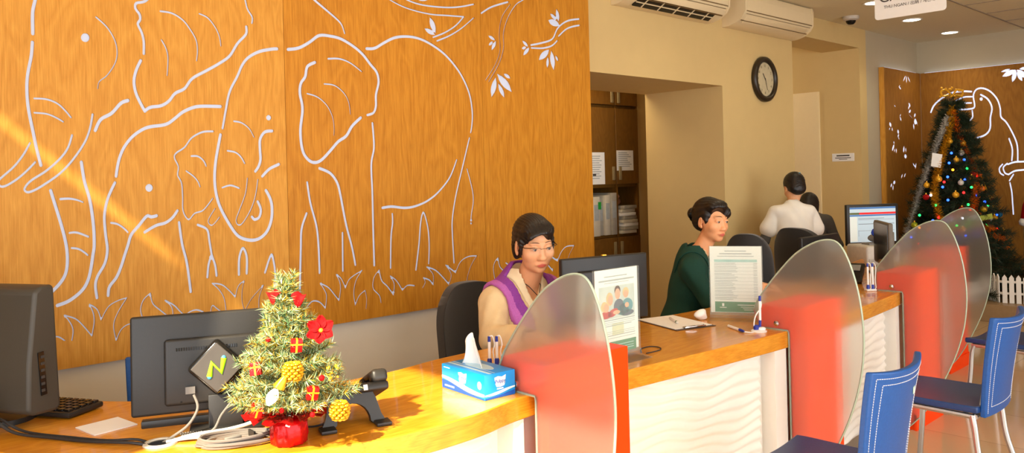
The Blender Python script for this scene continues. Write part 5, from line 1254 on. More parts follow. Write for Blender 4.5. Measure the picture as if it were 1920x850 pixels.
# spectacles
M = H.M(); b = MB()
for s_ in (-1, 1):
    b.tube([(s_ * .013, .103, .004), (s_ * .013, .104, .010), (s_ * .033, .1, .0125), (s_ * .054, .088, .011)], .0008, 6, M)
    b.tube([(s_ * .036, .098, .0125), (s_ * .054, .088, .010), (s_ * .072, .072, .008), (s_ * .078, .0, .006), (s_ * .079, -.03, -.004)], .0016, 6, M)
b.tube([(-.013, .103, .006), (0, .107, .009), (.013, .103, .006)], .0009, 6, M)
gl = b.build('spectacles', mat('dark_metal', (60, 46, 38), .3, .8), t)
for s_ in (-1, 1):
    b = MB(); b.grid(lambda u, v: (s_ * (.013 + .041 * u), .104 - .016 * u ** 1.6, .012 - .027 * v * (1 - .25 * (2 * u - 1) ** 2)), 8, 6, M); b.build('lens', LENS, gl, smooth=80)
b = MB(); b.tube([(-.05, .03, .93), (-.03, .075, .90), (-.005, .092, .865), (.002, .098, .858), (.01, .094, .865), (.035, .075, .90), (.05, .03, .93)], .0018, 6); b.build('necklace', CABLEB, t)
wr = Vector(elR) + .80 * (Vector(wrR) - Vector(elR)); dv = (Vector(wrR) - Vector(elR)).normalized()
b = MB(); o1 = dv.orthogonal().normalized(); o2 = dv.cross(o1)
for i in range(12):
    a = 2 * PI * i / 12; b.ball(tuple(wr + (o1 * math.cos(a) + o2 * math.sin(a)) * .033), .0085, 8)
b.build('bead_bracelet', GLOSSB, t)
def legs(t, z0=.46):
    G = SDF((-.24, -.24, .0), (.24, .58, .62), .011)
    G.ell((0, -.05, z0 + .05), (.17, .14, .1), .04)
    for s_ in (-1, 1):
        G.cone((s_ * .09, -.03, z0 + .055), (s_ * .10, .36, z0 + .03), .082, .06, .04); G.cone((s_ * .10, .36, z0 + .03), (s_ * .10, .30, .09), .058, .042, .03)
    sdf_obj('trousers', G.mesh(), TROUS, t)
    for s_ in (-1, 1):
        b = MB(); b.ball((s_ * .10, .36, .038), .045, 10, sq=(.9, 2.2, .8)); b.build('shoe', GLOSSB, t, smooth=80)
legs(t)

# ------------------------------------------------------------------ woman in the green jacket
t = thing('person', 'woman with black hair in a bun and dark green jacket seated behind the counter', 'person', (4.06, 2.76, 0), PI + R(32), scale=1.1)
H = Head((.005, .11, 1.098), R(-42), R(-5), R(-2), .985)
shR, shL = (.155, .0, .845), (-.155, .0, .845)
elR, wrR = (.21, .10, .69), (.10, .32, .742); elL, wrL = (-.21, .09, .69), (-.08, .31, .742)
G = SDF((-.32, -.24, .40), (.32, .48, 1.26), .0036)
yv = torso(G, -.012, sh=.158, lean=.08, zs=.866)
G.cone((0, yv(.862) - .005, .86), (0, .092, 1.01), .048, .045, .025)
add_head(G, H, 1, .98)
arm(G, shR, elR, wrR, (.044, .036, .025), -.004); arm(G, shL, elL, wrL, (.044, .036, .025), -.004)
hand(G, wrR, (-.1, 1, -.05), (0, 0, 1), 1, .45, -1); hand(G, wrL, (.15, 1, -.05), (0, 0, 1), 1, .5, 1)
sdf_obj('body', G.mesh(), SKIN2, t, attr=lip_mat(H)); face_parts(H, t, .78, SKIN2, mat('brow_dark', (70, 48, 36), .7))
G = SDF((-.34, -.26, .40), (.34, .40, 1.0), .005)
G.cone((0, -.0, .88), (0, .062, 1.03), .082, .056, .03); torso(G, .010, sh=.166, lean=.08, zs=.866); arm(G, shR, elR, tuple(np.array(elR) + .85 * (np.array(wrR) - np.array(elR))), (.056, .049, .04)); arm(G, shL, elL, tuple(np.array(elL) + .85 * (np.array(wrL) - np.array(elL))), (.062, .053, .04))
X, Y, Z_ = G.full()
G.F += (.003 * np.sin(X * 55 + Z_ * 60 + 2 * np.sin(Y * 35)) * np.clip((np.abs(X) - .11) * 12, 0, 1)).astype(np.float32)
TOR = G.F.copy()
vneck = np.abs(X) - (.0 + .30 * np.clip(Z_ - .72, 0, 1)); vn = np.maximum(np.maximum(vneck, -(Y + .02)), .70 - Z_)
neckhole = np.sqrt(X ** 2 + (Y - .098) ** 2 + ((Z_ - 1.03) * .75) ** 2) - .051
J_ = np.maximum(np.maximum(np.maximum(np.maximum(TOR, -vn), -neckhole), .42 - Z_), Z_ - .985 - .25 * (Y - .02))
sdf_obj('jacket', G.mesh(J_), GREENJ, t)
lap = np.maximum(np.maximum(TOR - .008, -(TOR - .0)), np.maximum(-vneck, vneck - .05)); lap = np.maximum(np.maximum(lap, .70 - Z_), -(Y + .09)); lap = np.maximum(lap, -neckhole)
sdf_obj('lapel', G.mesh(lap), GREENJ, t)
bl = np.maximum(np.maximum(TOR + .004, vn - .012), -(np.abs(X) - (.0 + .16 * np.clip(Z_ - .80, 0, 1)))); bl = np.maximum(np.maximum(np.maximum(bl, -neckhole), .04 - Y), Z_ - .94)
sdf_obj('blouse', G.mesh(bl), CREAM, t)
G = SDF((-.16, -.16, .92), (.16, .28, 1.28), .0032)
EH((0, -.022, .036), (.081, .099, .09)); EH((0, -.134, .02), (.034, .034, .035), .005); EH((0, -.05, -.02), (.07, .055, .05), .03)
EH((.016, .05, .082), (.06, .05, .032), .025, rot=(0, R(8), 0)); EH((-.05, .05, .045), (.03, .034, .034), .02)
for s_ in (-1, 1): EH((s_ * .068, .012, .012), (.012, .024, .036), .015)
hair_strands(G, H, .0012, 120)
EH((.026, .108, -.004), (.054, .07, .088), .01, 'sub', (0, R(26), 0)); EH((0, .108, -.045), (.072, .072, .083), .01, 'sub')
for s_ in (-1, 1): EH((s_ * .09, .0, -.02), (.03, .028, .032), .008, 'sub')
EH((0, .06, -.11), (.09, .1, .08), .01, 'sub')
sdf_obj('hair', G.mesh(), HAIR, t, None, 1)
b = MB(); M = H.M()
for i in range(5): b.tube([(.034 * math.cos(a), -.124 + .007 * i - .006, .012 + .036 * math.sin(a)) for a in np.linspace(-1.2, 1.2, 8)], .003, 6, M)
b.build('hair_clip', GLOSSB, t); legs(t)

# ------------------------------------------------------------------ person in the white tee (back view) and companion
def standing(lab, loc, rz, sc, top_m, sleeve_m, short, hairfn, lean=.10, hx=0, hz=0, hp=-22):
    t = thing('person', lab, 'person', loc, rz, scale=sc)
    H = Head((hx, lean + .03 - hz * .6, 1.395 + hz), 0, R(hp), 0, 1.0)
    G = SDF((-.36, -.24, 0), (.36, .52, 1.56), .0062)
    shR, shL = (.148, lean - .03, 1.195), (-.148, lean - .03, 1.195); elR, elL = (.238, lean - .01, .955), (-.238, lean - .01, .955); wrR, wrL = (.16, lean + .2, .90), (-.16, lean + .2, .90)
    def trunk(G, off):
        y = lambda z: -.02 + (lean - .02) * max(0, (z - .8)) / .4
        G.ell((0, y(.85), .86), (.162 + off, .12 + off, .14 + off), .05); G.ell((0, y(1.0), 1.0), (.138 + off, .1 + off, .15 + off), .05); G.ell((0, y(1.1) + .01, 1.11), (.155 + off, .108 + off, .13 + off), .05)
        for s_ in (-1, 1): G.cone((s_ * .03, y(1.2) - .01, 1.205), (s_ * .125, y(1.2) - .01, 1.197), .06 + off, .048 + off, .04)
        G.cone((0, y(1.2), 1.2), (0, y(1.2) + .01, 1.25), .06 + off, .05 + off, .04)
    trunk(G, -.01); G.cone((0, lean - .02, 1.2), (hx * .8, lean + .01 - hz * .4, 1.31 + hz * .8), .05, .047, .02); add_head(G, H)
    arm(G, shR, elR, wrR, (.044, .036, .025)); arm(G, shL, elL, wrL, (.044, .036, .025)); hand(G, wrR, (-.2, 1, -.2), (0, 0, 1), 1, .6, -1); hand(G, wrL, (.2, 1, -.2), (0, 0, 1), 1, .6, 1)
    for s_ in (-1, 1): G.cone((s_ * .085, 0, .84), (s_ * .09, .02, .46), .085, .055, .04); G.cone((s_ * .09, .02, .46), (s_ * .09, -.01, .08), .052, .038, .03); G.ell((s_ * .09, .05, .04), (.042, .115, .038), .02)
    sdf_obj('body', G.mesh(), SKIN, t, attr=lip_mat(H)); face_parts(H, t)
    def upto(G, f, r):
        for a, e_, w_ in ((shR, elR, wrR), (shL, elL, wrL)):
            a, e_, w_ = map(np.array, (a, e_, w_))
            if f <= 1: G.cone(tuple(a), tuple(a + f * (e_ - a)), r, r + .02, .012)
            else: G.cone(tuple(a), tuple(e_), r, r - .006, .02); G.cone(tuple(e_), tuple(e_ + (f - 1) * (w_ - e_)), r - .006, r - .012, .02)
    G = SDF((-.36, -.24, .7), (.36, .48, 1.34), .0062); trunk(G, .008)
    upto(G, .6 if short else 1.9, .054)
    X, Y, Z_ = G.full(); G.F += (.0025 * np.sin(X * 40 + Z_ * 35 + 2 * np.sin(X * 18))).astype(np.float32)
    nh = np.sqrt(X ** 2 + (Y - lean - .0) ** 2 + ((Z_ - 1.285) * .8) ** 2) - .058
    J_ = np.maximum(np.maximum(G.F, -nh), .76 - Z_); sdf_obj('tee_shirt' if short else 'jumper', G.mesh(J_), top_m, t)
    if short:
        G = SDF((-.36, -.24, .7), (.36, .48, 1.3), .006); upto(G, 1.9, .048); sdf_obj('undershirt_sleeves', G.mesh(), sleeve_m, t)
    G = SDF((-.28, -.24, 0), (.28, .22, .96), .011)
    G.ell((0, 0, .86), (.168, .128, .09), .04)
    for s_ in (-1, 1): G.cone((s_ * .085, 0, .84), (s_ * .09, .02, .46), .093, .066, .03); G.cone((s_ * .09, .02, .46), (s_ * .09, -.01, .08), .064, .056, .03)
    sdf_obj('trousers', G.mesh(), TROUS, t)
    G = SDF((-.17, -.2, 1.08), (.17, .34, 1.58), .005)
    def EH(c, r, k=.012, op='add', rot=None): G.ell(H.p(*c), [v * H.sc for v in r], k, H.e if rot is None else (H.R @ Euler(rot).to_matrix()).to_euler(), op)
    hairfn(EH); hair_strands(G, H, .0014); EH((0, .112, -.03), (.07, .072, .088), .012, 'sub')
    sdf_obj('hair', G.mesh(), HAIR, t, None, 1)
    return t, H
def hair_short(EH):
    EH((0, -.022, .036), (.086, .104, .094)); EH((0, -.07, -.03), (.07, .05, .06), .03)
    for s_ in (-1, 1): EH((s_ * .09, .0, -.022), (.03, .03, .036), .008, 'sub')
def hair_long(EH):
    EH((0, -.022, .036), (.09, .108, .096)); EH((0, -.06, -.06), (.085, .07, .12), .03)
    for s_ in (-1, 1): EH((s_ * .075, .0, -.06), (.022, .05, .1), .02)
wp, Hw = standing('person in a white tee over grey sleeves, seen from behind near the clock wall', (6.06, 3.12, 0), R(-40), .965, TEE, GREYS, True, hair_short, hx=.045)
b = MB(); M = Hw.M(); b.tube([(.02, -.10, .09), (.034, -.088, .1), (.046, -.07, .104)], .006, 8, M, flat=.5); b.build('blue_hair_slide', CYAN, wp)
standing('dark-haired person in a grey jumper, mostly hidden behind the person in the white tee', (6.56, 3.27, 0), R(-80), .88, GREYS, GREYS, False, hair_long, lean=.16, hx=-.05, hz=-.07, hp=-40)
# ------------------------------------------------------------------ air conditioners on the wall
def aircon(lab, x0, x1, open_):
    t = thing('air_conditioner', lab, 'air conditioner', ((x0 + x1) / 2, YW, 2.685), 0, group='white split air conditioners')
    w = x1 - x0
    prof = [(0, 0), (-.06, .002), (-.13, .022), (-.185, .06), (-.212, .105), (-.215, .23), (-.205, .262), (-.17, .27), (0, .27)]
    b = MB(); b.prism(prof, -w / 2, w / 2, T); o = b.build('casing', ACW, t, smooth=30); bv = o.modifiers.new('b', 'BEVEL'); bv.width = .006; bv.segments = 2; bv.limit_method = 'ANGLE'; bv.angle_limit = R(50)
    for sx in (-1, 1):
        b = MB(); b.prism([(y * 1.02 - .001, z * 1.01 - .001) for y, z in prof], sx * w / 2 - .012, sx * w / 2 + .012, T); b.build('end_cap', ACW, t, smooth=30)
    b = MB(); b.box((0, -.2165, .16), (w - .03, .004, .1), bev=.0015, seg=1); b.build('front_panel', ACW, t)
    gm = mat('aircon_gap', (120, 96, 60), .6)
    b = MB(); b.box((0, -.214, .106), (w - .03, .006, .006)); b.box((0, -.16, .0385), (w - .03, .008, .005), rot=(R(-35), 0, 0)); b.box((0, -.205, .085), (w - .06, .004, .003)); b.build('seam', gm, t)
    if open_:
        b = MB(); n_ = Euler((R(-33), 0, 0)).to_matrix().to_4x4(); M = Matrix.Translation((.0, -.125, .026)) @ n_
        b.box((0, 0, -.004), (w - .22, .085, .01), M); v = b.build('outlet', GLOSSB, t)
        b = MB()
        b.box((0, 0, -.010), (w - .22, .008, .006), M)
        for i in range(5): b.box((-.4 * (w - .22) + .2 * (w - .22) * i, 0, -.011), (.008, .08, .006), M)
        b.build('louvre', ACW, v)
        b = MB(); b.box((0, -.205, .055), (w - .1, .012, .05), rot=(R(24), 0, 0), bev=.004); b.build('flap', ACW, t)
    else:
        b = MB(); b.box((0, -.165, .046), (w - .12, .07, .008), rot=(R(-38), 0, 0), bev=.003); b.build('flap', ACW, t)
aircon('white wall air conditioner with open black outlet above the storage opening', 4.40, 5.58, True)
aircon('white wall air conditioner with closed flap, next to the wall clock', 5.83, 6.98, False)

# ------------------------------------------------------------------ wall clock
t = thing('wall_clock', 'round wall clock with wide dark rim on the cream wall', 'clock', (6.455, YW, 2.293))
MW = Matrix(((1, 0, 0, 0), (0, 0, -1, 0), (0, 1, 0, 0), (0, 0, 0, 1)))
b = MB(); b.lathe([(.0, .0), (.19, .0), (.2, .012), (.197, .035), (.182, .047), (.162, .047), (.15, .034), (.148, .022)], 48, MW); b.build('rim', mat('dark_rim', (44, 34, 20), .35), t, smooth=60)
b = MB(); b.lathe([(0, .0225), (.149, .0225), (.149, .021), (0, .021)], 40, MW); f = b.build('dial', mat('dial_cream', (200, 186, 150), .5), t)
b = MB()
for i in range(12):
    a = PI / 2 - 2 * PI * (i + 1) / 12; v_, f_ = text_mb(str(i + 1), .032); b.add(v_, f_, MW @ Matrix.Translation((.118 * math.cos(a), .118 * math.sin(a), .0235)))
for i in range(60):
    a = 2 * PI * i / 60; b.box((.141 * math.cos(a), .141 * math.sin(a), .0235), (.006, .0012, .0006), MW, rot=None)
b.build('numerals', mat('numeral_grey', (104, 94, 74), .6), f, smooth=False)
for nm, a, ln, wd in (('hour_hand', R(128), .075, .008), ('minute_hand', R(-72), .11, .005)):
    b = MB(); b.box((ln / 2 - .012, 0, .0265 if nm[0] == 'h' else .029), (ln, wd, .0012), MW @ Matrix.Rotation(a, 4, 'Z')); b.build(nm, INK, f)

# ------------------------------------------------------------------ downlights, camera, hanging sign
for i, (x, y) in enumerate(((7.25, 2.94), (8.41, 3.05), (9.58, 3.08), (6.05, 2.9), (4.85, 2.9))):
    lab = ('recessed round downlight in the ceiling, half hidden by the hanging sign', 'recessed round downlight just below the hanging sign in the photo', 'recessed round downlight nearest the far room corner', 'recessed round downlight above the passage end of the counter', 'recessed round downlight above the middle of the counter')[i]
    t = thing('downlight', lab, 'ceiling light', (x, y, ZC), 0, group='recessed ceiling downlights')
    MB().lathe([(.075, .0), (.098, -.001), (.1, -.006), (.088, -.008), (.078, -.004)], 32).build('trim_ring', WHITE, t)
    MB().lathe([(0, -.004), (.078, -.004), (.078, -.002), (0, -.002)], 32).build('lamp_face', DOWNL, t)
t = thing('dome_camera', 'small white ceiling dome camera with dark glass, near the passage beam', 'camera', (7.72, 3.36, ZC))
MB().lathe([(.0, 0), (.075, 0), (.078, -.012), (.072, -.03), (.05, -.042), (.0, -.042)], 28).build('housing', mat('grey_housing', (196, 186, 172), .4), t)
MB().lathe([(.048, -.04), (.042, -.06), (.025, -.076), (.0, -.08)], 24).build('glass_dome', GLOSSB, t)
SX = 5.62
pa, pb = on_plane(1641, 39, 0, SX), on_plane(1774, 18, 0, SX)
t = thing('hanging_sign', 'white hanging ceiling sign with dark cashier lettering in three languages', 'sign', (SX, (pa.y + pb.y) / 2, pa.z))
w = pa.y - pb.y; h = .34
rr_ = .022; pts = []
for cxx, czz, a0 in ((w / 2 - rr_, rr_, -90), (w / 2 - rr_, h - rr_, 0), (-w / 2 + rr_, h - rr_, 90), (-w / 2 + rr_, rr_, 180)):
    for k in range(6): a = R(a0 + 18 * k); pts.append((cxx + rr_ * math.cos(a), czz + rr_ * math.sin(a)))
MSN = Matrix(((0, 0, -1, 0), (-1, 0, 0, 0), (0, 1, 0, 0), (0, 0, 0, 1)))   # sign plane: local x runs towards -y (viewer's right), faces -x
MB().prism(pts, -.006, .006, MSN).build('board', WHITEP, t, smooth=30)
def sign_text(nm, body, size, x, z, m_):
    b = MB(); v_, f_ = text_mb(body, size); b.add(v_, f_, MSN @ Matrix.Translation((x, z, .0068))); b.build(nm, m_, t, smooth=False)
sign_text('lettering', 'CASHIER', .1, .0, .146, INK)
sign_text('small_lettering', 'THU NGAN / 出納 / 계산대', .028, .0, .08, INK)
for sy in (-.4, .4):
    b = MB(); b.tube([(0, sy * w, h), (0, sy * w, ZC - pa.z)], .003, 6); b.build('hanger_wire', SATIN, t)
# small plaque on the jamb wall
t = thing('wall_plaque', 'small white wall plaque with two dark lines on the passage jamb', 'plaque', (8.45, 3.795, 1.61))
MB().box((-.003, 0, 0), (.006, .24, .085), bev=.002, seg=1).build('plate', WHITEP, t)
b = MB(); b.box((-.0065, .0, .018), (.001, .14, .014)); b.box((-.0065, .0, -.006), (.001, .17, .008)); b.box((-.0065, 0, -.022), (.001, .09, .006)); b.build('print', INK, t, smooth=False)

# ------------------------------------------------------------------ storage cupboard seen through the opening
t = thing('storage_cupboard', 'tall brown storage cupboard with open middle shelf inside the wall opening', 'cupboard', (5.55, 5.1, 0))
def cbx(nm, x0, x1, z0, z1, y0=4.9, y1=4.925, m=CABW, par=None):
    b = MB(); b.box(((x0 + x1) / 2 - 5.55, (y0 + y1) / 2 - 5.1, (z0 + z1) / 2), (x1 - x0, y1 - y0, z1 - z0), bev=.003, seg=1); return b.build(nm, m, par or t)
b = MB()
for x in (4.6, 5.62 - .35, 6.02, 6.36): pass
for x in (4.58, 5.24, 6.03, 6.355): b.box((x - 5.55, .0, 1.3), (.025, .35, 2.6))
for z in (.05, .9, 1.38, 2.14, 2.6): b.box((5.467 - 5.55, .02, z), (1.77, .35, .028))
b.box((5.467 - 5.55, .185, 1.3), (1.77, .01, 2.6)); b.build('carcass', CABW, t)
hm = mat('pale_handle', (176, 160, 120), .4, .4)
for x0, x1 in ((5.26, 5.99), (6.0, 6.345)):
    for z0, z1, hz in ((.07, .885, .78), (1.395, 2.125, 1.5), (2.155, 2.59, 2.24)):
        d_ = cbx('door', x0, x1, z0, z1)
        hx = x1 - .045 if x0 < 5.9 else x0 + .045
        b = MB(); b.box((hx - 5.55, 4.892 - 5.1, hz), (.035, .014, .13), bev=.004); b.build('handle', hm, d_)
for x0, x1, z0, z1 in ((4.6, 5.24, .07, .885), (4.6, 5.24, 1.395, 2.59)): cbx('door', x0, x1, z0, z1)
def note(lab, x0, x1, z0, z1, rows, block=False):
    t = thing('notice', lab, 'notice', ((x0 + x1) / 2, 4.898, (z0 + z1) / 2))
    w_, h_ = x1 - x0, z1 - z0
    MB().box((0, -.001, 0), (w_, .0016, h_)).build('sheet', PAPER, t)
    b = MB(); bars(b, -.0022, [(h_ * (.38 - .76 * i / rows), -w_ * .4, w_ * (.1 + .3 * random.random()), .008) for i in range(rows)]); b.build('print_lines', PAPERG, t, smooth=False)
    if block: b = MB(); bars(b, -.0023, [(-h_ * .2, -w_ * .35, -w_ * .12, .02)]); b.build('dark_print', INK, t, smooth=False)
note('white printed notice with a small dark mark on the left cupboard door', 5.615, 5.82, 1.40, 1.70, 11, True)
note('white printed notice on the right cupboard door', 6.0, 6.255, 1.525, 1.72, 8)
def lever_file(lab, x, y, col, hh=.33, wd=.09):
    t = thing('box_file', lab, 'file', (x, y, .914), 0, group='white files on the cupboard shelf')
    MB().box((0, 0, hh / 2), (wd, .26, hh), bev=.004).build('case', col, t)
    b = MB(); b.box((0, -.131, hh * .6), (wd * .7, .002, hh * .4)); b.build('spine_label', PAPERG, t)
fw = mat('file_white', (214, 206, 186), .7, noise=.03); fg = mat('file_grey', (176, 170, 156), .7)
lever_file('white upright file with green tag at the left of the cupboard shelf', 5.68, 5.02, fw, .37, .1)
lever_file('grey upright file second from left on the cupboard shelf', 5.785, 5.06, fg, .35, .07)
lever_file('pale upright file third from left on the cupboard shelf', 5.865, 5.04, fw, .38, .075)
lever_file('pale upright file just left of the cupboard divider', 5.95, 5.03, fg, .40, .08)
b = MB(); b.box((5.72, 4.885, 1.2), (.04, .004, .07)); tag(b.build('green_tag', mat('tag_green', (40, 160, 60), .5)), 'small green tag hanging on the white file', 'tag')
rr = random.Random(9)
for i in range(8):
    zz = .914 + .0 + i * .034
    b = MB(); b.box((0, 0, .0155), (.21, .26, .031), bev=.003)
    o = b.build('folder', [fw, fg, PAPER][i % 3]); o.location = (6.17 + rr.uniform(-.015, .02), 5.02 + rr.uniform(-.01, .02), zz); o.rotation_euler = (0, 0, rr.uniform(-.15, .15))
    tag(o, ('lowest', 'second', 'third', 'fourth', 'fifth', 'sixth', 'seventh', 'topmost')[i] + ' paper folder from the bottom of the stack on the cupboard shelf', 'folder', 'stacked folders on the cupboard shelf')
t = thing('figurine', 'small brown rounded ornament on top of the folder stack in the cupboard', 'ornament', (6.14, 5.02, 1.19))
MB().ball((0, 0, .035), .035, 10).build('body', mat('figurine_brown', (150, 96, 70), .6), t); MB().ball((0, -.004, .083), .022, 10).build('head', mat('figurine_tan', (190, 130, 100), .6), t)

# ------------------------------------------------------------------ rear desk with screen, printer, telephone
t = thing('monitor', 'black computer monitor with a lit web page, in front of the far oak panel', 'monitor', (6.62, 2.74, HC), R(-34))
# faces the viewer: local -y is the screen side
a_, c_ = .46, .335
MB().box((0, .02, .08 + c_ / 2), (a_, .035, c_), bev=.006).build('casing', BLACKP, t)
MB().box((0, .03, .06), (.06, .03, .14)).build('stand_neck', BLACKP, t); MB().box((0, .02, .006), (.2, .16, .012), bev=.004).build('stand_foot', BLACKP, t)
def scr(nm, items, m_, lay, par):
    b = MB(); bars(b, .0018 - .0004 * lay, [(q[0] - .02,) + tuple(q[1:]) for q in items]); return b.build(nm, m_, par, smooth=False)
sc0 = scr('screen', [(.27, -.205, .205, .285)], emis('screen_page', (176, 196, 206), .55), 0, t)
scr('title_bar', [(.405, -.205, .205, .014), (.345, -.205, .205, .012)], emis('screen_blue', (66, 112, 170), .5), 1, sc0)
scr('red_banner', [(.361, -.12, .205, .016)], emis('screen_red', (214, 26, 30), .6), 1, sc0); scr('olive_banner', [(.361, -.205, -.12, .016)], emis('screen_olive', (84, 92, 48), .5), 1, sc0)
scr('page_lines', [(.31, -.13, .19, .002), (.275, -.13, .19, .004), (.22, -.13, .19, .002), (.2, -.13, -.128, .05), (.32, -.13, .1, .003)], emis('screen_grey', (96, 110, 116), .4), 1, sc0)
scr('menu_column', [(.235, -.205, -.14, .2)], emis('screen_pale', (206, 214, 206), .55), 1, sc0)
t = thing('printer', 'off-white desktop printer with round grey emblem below the lit monitor', 'printer', (5.98, 2.48, HC), R(-34))
MB().box((0, .0, .075), (.27, .26, .146), bev=.018, seg=4).build('casing', mat('printer_white', (206, 200, 188), .5), t)
MB().box((.0, -.128, .035), (.24, .012, .04), bev=.004).build('front_tray', mat('printer_grey', (176, 170, 160), .5), t)
MB().lathe([(0, 0), (.034, 0), (.034, .004), (0, .006)], 24, Matrix.Translation((.075, -.129, .095)) @ Euler((PI / 2, 0, 0)).to_matrix().to_4x4()).build('round_emblem', GREYP, t)
MB().box((.02, .01, .152), (.15, .1, .016), bev=.004).build('paper_slot', GREYP, t)
t = thing('cloth_bundle', 'crumpled blue cloth heaped on a grey pouch on top of the printer', 'cloth', (6.02, 2.46, HC + .160), R(-34), scale=.75)
b = MB(); b.grid(lambda u, v: (.085 * math.sin(PI * v) * math.cos(2 * PI * u) * (1 + .2 * math.sin(5 * u * 2 * PI)), .07 * math.sin(PI * v) * math.sin(2 * PI * u), .045 - .045 * math.cos(PI * v)), 20, 10); b.build('pouch', GREYP, t, smooth=80)
b = MB(); b.grid(lambda u, v: ((u - .5) * .2 + .012 * math.sin(v * 7), -.085 + (v - .5) * .03 + .02 * math.sin(u * 9), .06 + .09 * v * (.75 + .25 * math.sin(u * 4 + .5)) - .012 * math.cos(u * 11)), 16, 8); o = b.build('blue_cloth', mat('blue_cloth', (24, 52, 140), .8), t, smooth=80); so = o.modifiers.new('s', 'SOLIDIFY'); so.thickness = .012
t = thing('desk_telephone', 'black desk telephone far along the counter beside the two-pen stand', 'telephone', (4.98, 2.23, HC), R(-75))
MB().box((0, 0, .05), (.19, .2, .04), rot=(R(28), 0, 0), bev=.01, seg=3).build('body', GLOSSB, t)
MB().box((0, .085, .05), (.12, .02, .1), bev=.004).build('stand', GLOSSB, t)
b = MB(); b.tube(catmull([(-.065, -.09, .085), (-.065, -.05, .115), (-.065, .04, .155), (-.065, .10, .165)], 5), [.026, .026] + [.017] * 11 + [.017, .026, .026], 10); b.build('handset', GLOSSB, t)
MB().box((.03, .02, .088), (.09, .06, .004), rot=(R(28), 0, 0)).build('phone_display', GREYP, t)
MB().tube(catmull([(-.06, -.11, .08), (-.09, -.14, .03), (-.04, -.16, .012), (.02, -.13, .012)], 5), .006, 6).build('cord', CABLEB, t)
tag(MB().tube(catmull([(5.55, 2.6, .765), (5.62, 2.5, .80), (5.66, 2.46, .82), (5.7, 2.44, .83)], 5), .018).build('cardboard_tube', mat('brown_card', (196, 140, 84), .7)), 'small brown cardboard roll behind the second frosted screen', 'roll')

# ------------------------------------------------------------------ large decorated tree in the far corner
PZ = .17
t = thing('display_platform', 'low brown platform carrying the tall christmas tree and the white fence', 'platform', (9.2, 2.45, 0))
MB().box((0.02, 0, PZ / 2), (1.5, 2.1, PZ), bev=.006).build('deck', mat('brown_laminate', (150, 122, 88), .25, noise=.05), t)
BT = Vector((9.07, 2.91, PZ))
t = thing('christmas_tree', 'tall dark christmas tree with tinsel, lights and baubles in the far corner', 'christmas tree', BT)
MB().tube([(0, 0, .02), (0, 0, 2.03)], [.035, .008], 8).build('trunk', TRUNK, t)
b = MB(); b.lathe([(.13, 0), (.15, .1), (.14, .11), (.0, .1)], 20); b.build('pot', mat('dark_pot', (60, 40, 30), .6), t)
rnd = random.Random(11); nd = MB(); br = MB(); HT = 2.22
def big_tuft(s0, d, ln, dens):
    d = d.normalized(); o1 = d.orthogonal().normalized(); o2 = d.cross(o1)
    for k in range(dens):
        q = s0 + d * ln * (k + rnd.random()) / dens; a = rnd.random() * 2 * PI
        nn = (o1 * math.cos(a) + o2 * math.sin(a)) * .9 + d * .7; e_ = q + nn.normalized() * (.055 + rnd.random() * .04)
        sd = nn.cross(d).normalized() * .0032; ss = nn.cross(sd).normalized() * .0025
        nd.cur = 0 if rnd.random() < .65 else 1
        nd.add([q + sd, q - sd * .5 + ss, q - sd * .5 - ss, e_], [(0, 1, 3), (1, 2, 3), (2, 0, 3)])
for lv in range(19):
    z = .12 + 1.80 * (lv / 18) ** .95; rad = .58 * (1 - lv / 19.3) ** .88 + .03; nb = max(7, int(24 - lv * .8))
    for i in range(nb):
        a = 2 * PI * (i + .5 * (lv % 2)) / nb + rnd.random() * .3; r1 = rad * (.84 + rnd.random() * .26)
        base = Vector((0, 0, z)); tip = Vector((math.cos(a) * r1, math.sin(a) * r1, z - .02 - .1 * r1 + rnd.random() * .08)); d = tip - base
        br.tube([base, tip], .004, 5); big_tuft(base + d * .25, d, d.length * .78, int(30 + 150 * d.length))
        for sg in (-1, 1):
            for fb in (.45, .7):
                dd = (Matrix.Rotation(sg * .7, 3, 'Z') @ d).normalized(); bb = base + d * fb; ll = .28 * d.length + .04
                br.tube([bb, bb + dd * ll], .003, 4); big_tuft(bb, dd, ll, int(14 + 110 * ll))
big_tuft(Vector((0, 0, 1.85)), Vector((0, 0, 1)), .22, 50)
br.build('branch', TRUNK, t); o = nd.build('needles', [FIRD, FIRD2], t, smooth=False); o['kind'] = 'stuff'
vw = Vector((-BT.x, -BT.y, 0)).normalized(); vs_ = Vector((vw.y * -1, vw.x, 0)) * -1   # towards the room, and sideways
SD = Vector((.728, -.686, 0))
def cone_pt(s_, z, out=1.0):
    """point on the tree's room-facing skin: s_ sideways share -1..1, z height"""
    z = z - PZ; r_ = (.58 * max(.02, 1 - (z - .12) / 1.88) ** .88 + .03) * out; a = s_ * PI / 2
    return SD * (r_ * math.sin(a)) + vw * (r_ * math.cos(a)) + Vector((0, 0, z))
def tinsel(nm, pts, m_, dens=1500, rad=.048):
    P = [Vector(p) for p in catmull([tuple(cone_pt(*q, 1.13)) for q in pts], 10)]; b = MB()
    for a, c in zip(P[:-1], P[1:]):
        n_ = max(2, int(dens * (c - a).length)); d = (c - a).normalized(); o1 = d.orthogonal().normalized(); o2 = d.cross(o1)
        b.tube([a, c], .006, 5)
        for k in range(n_):
            q = a + (c - a) * rnd.random(); an = rnd.random() * 2 * PI; e_ = q + (o1 * math.cos(an) + o2 * math.sin(an) + d * rnd.uniform(-.4, .4)).normalized() * rad * rnd.uniform(.6, 1.1)
            sd = (e_ - q).cross(d).normalized() * .0075; b.add([q + sd, q - sd, e_ - sd * .6, e_ + sd * .6], [(0, 1, 2, 3)])
    b.build(nm, m_, t, smooth=False)
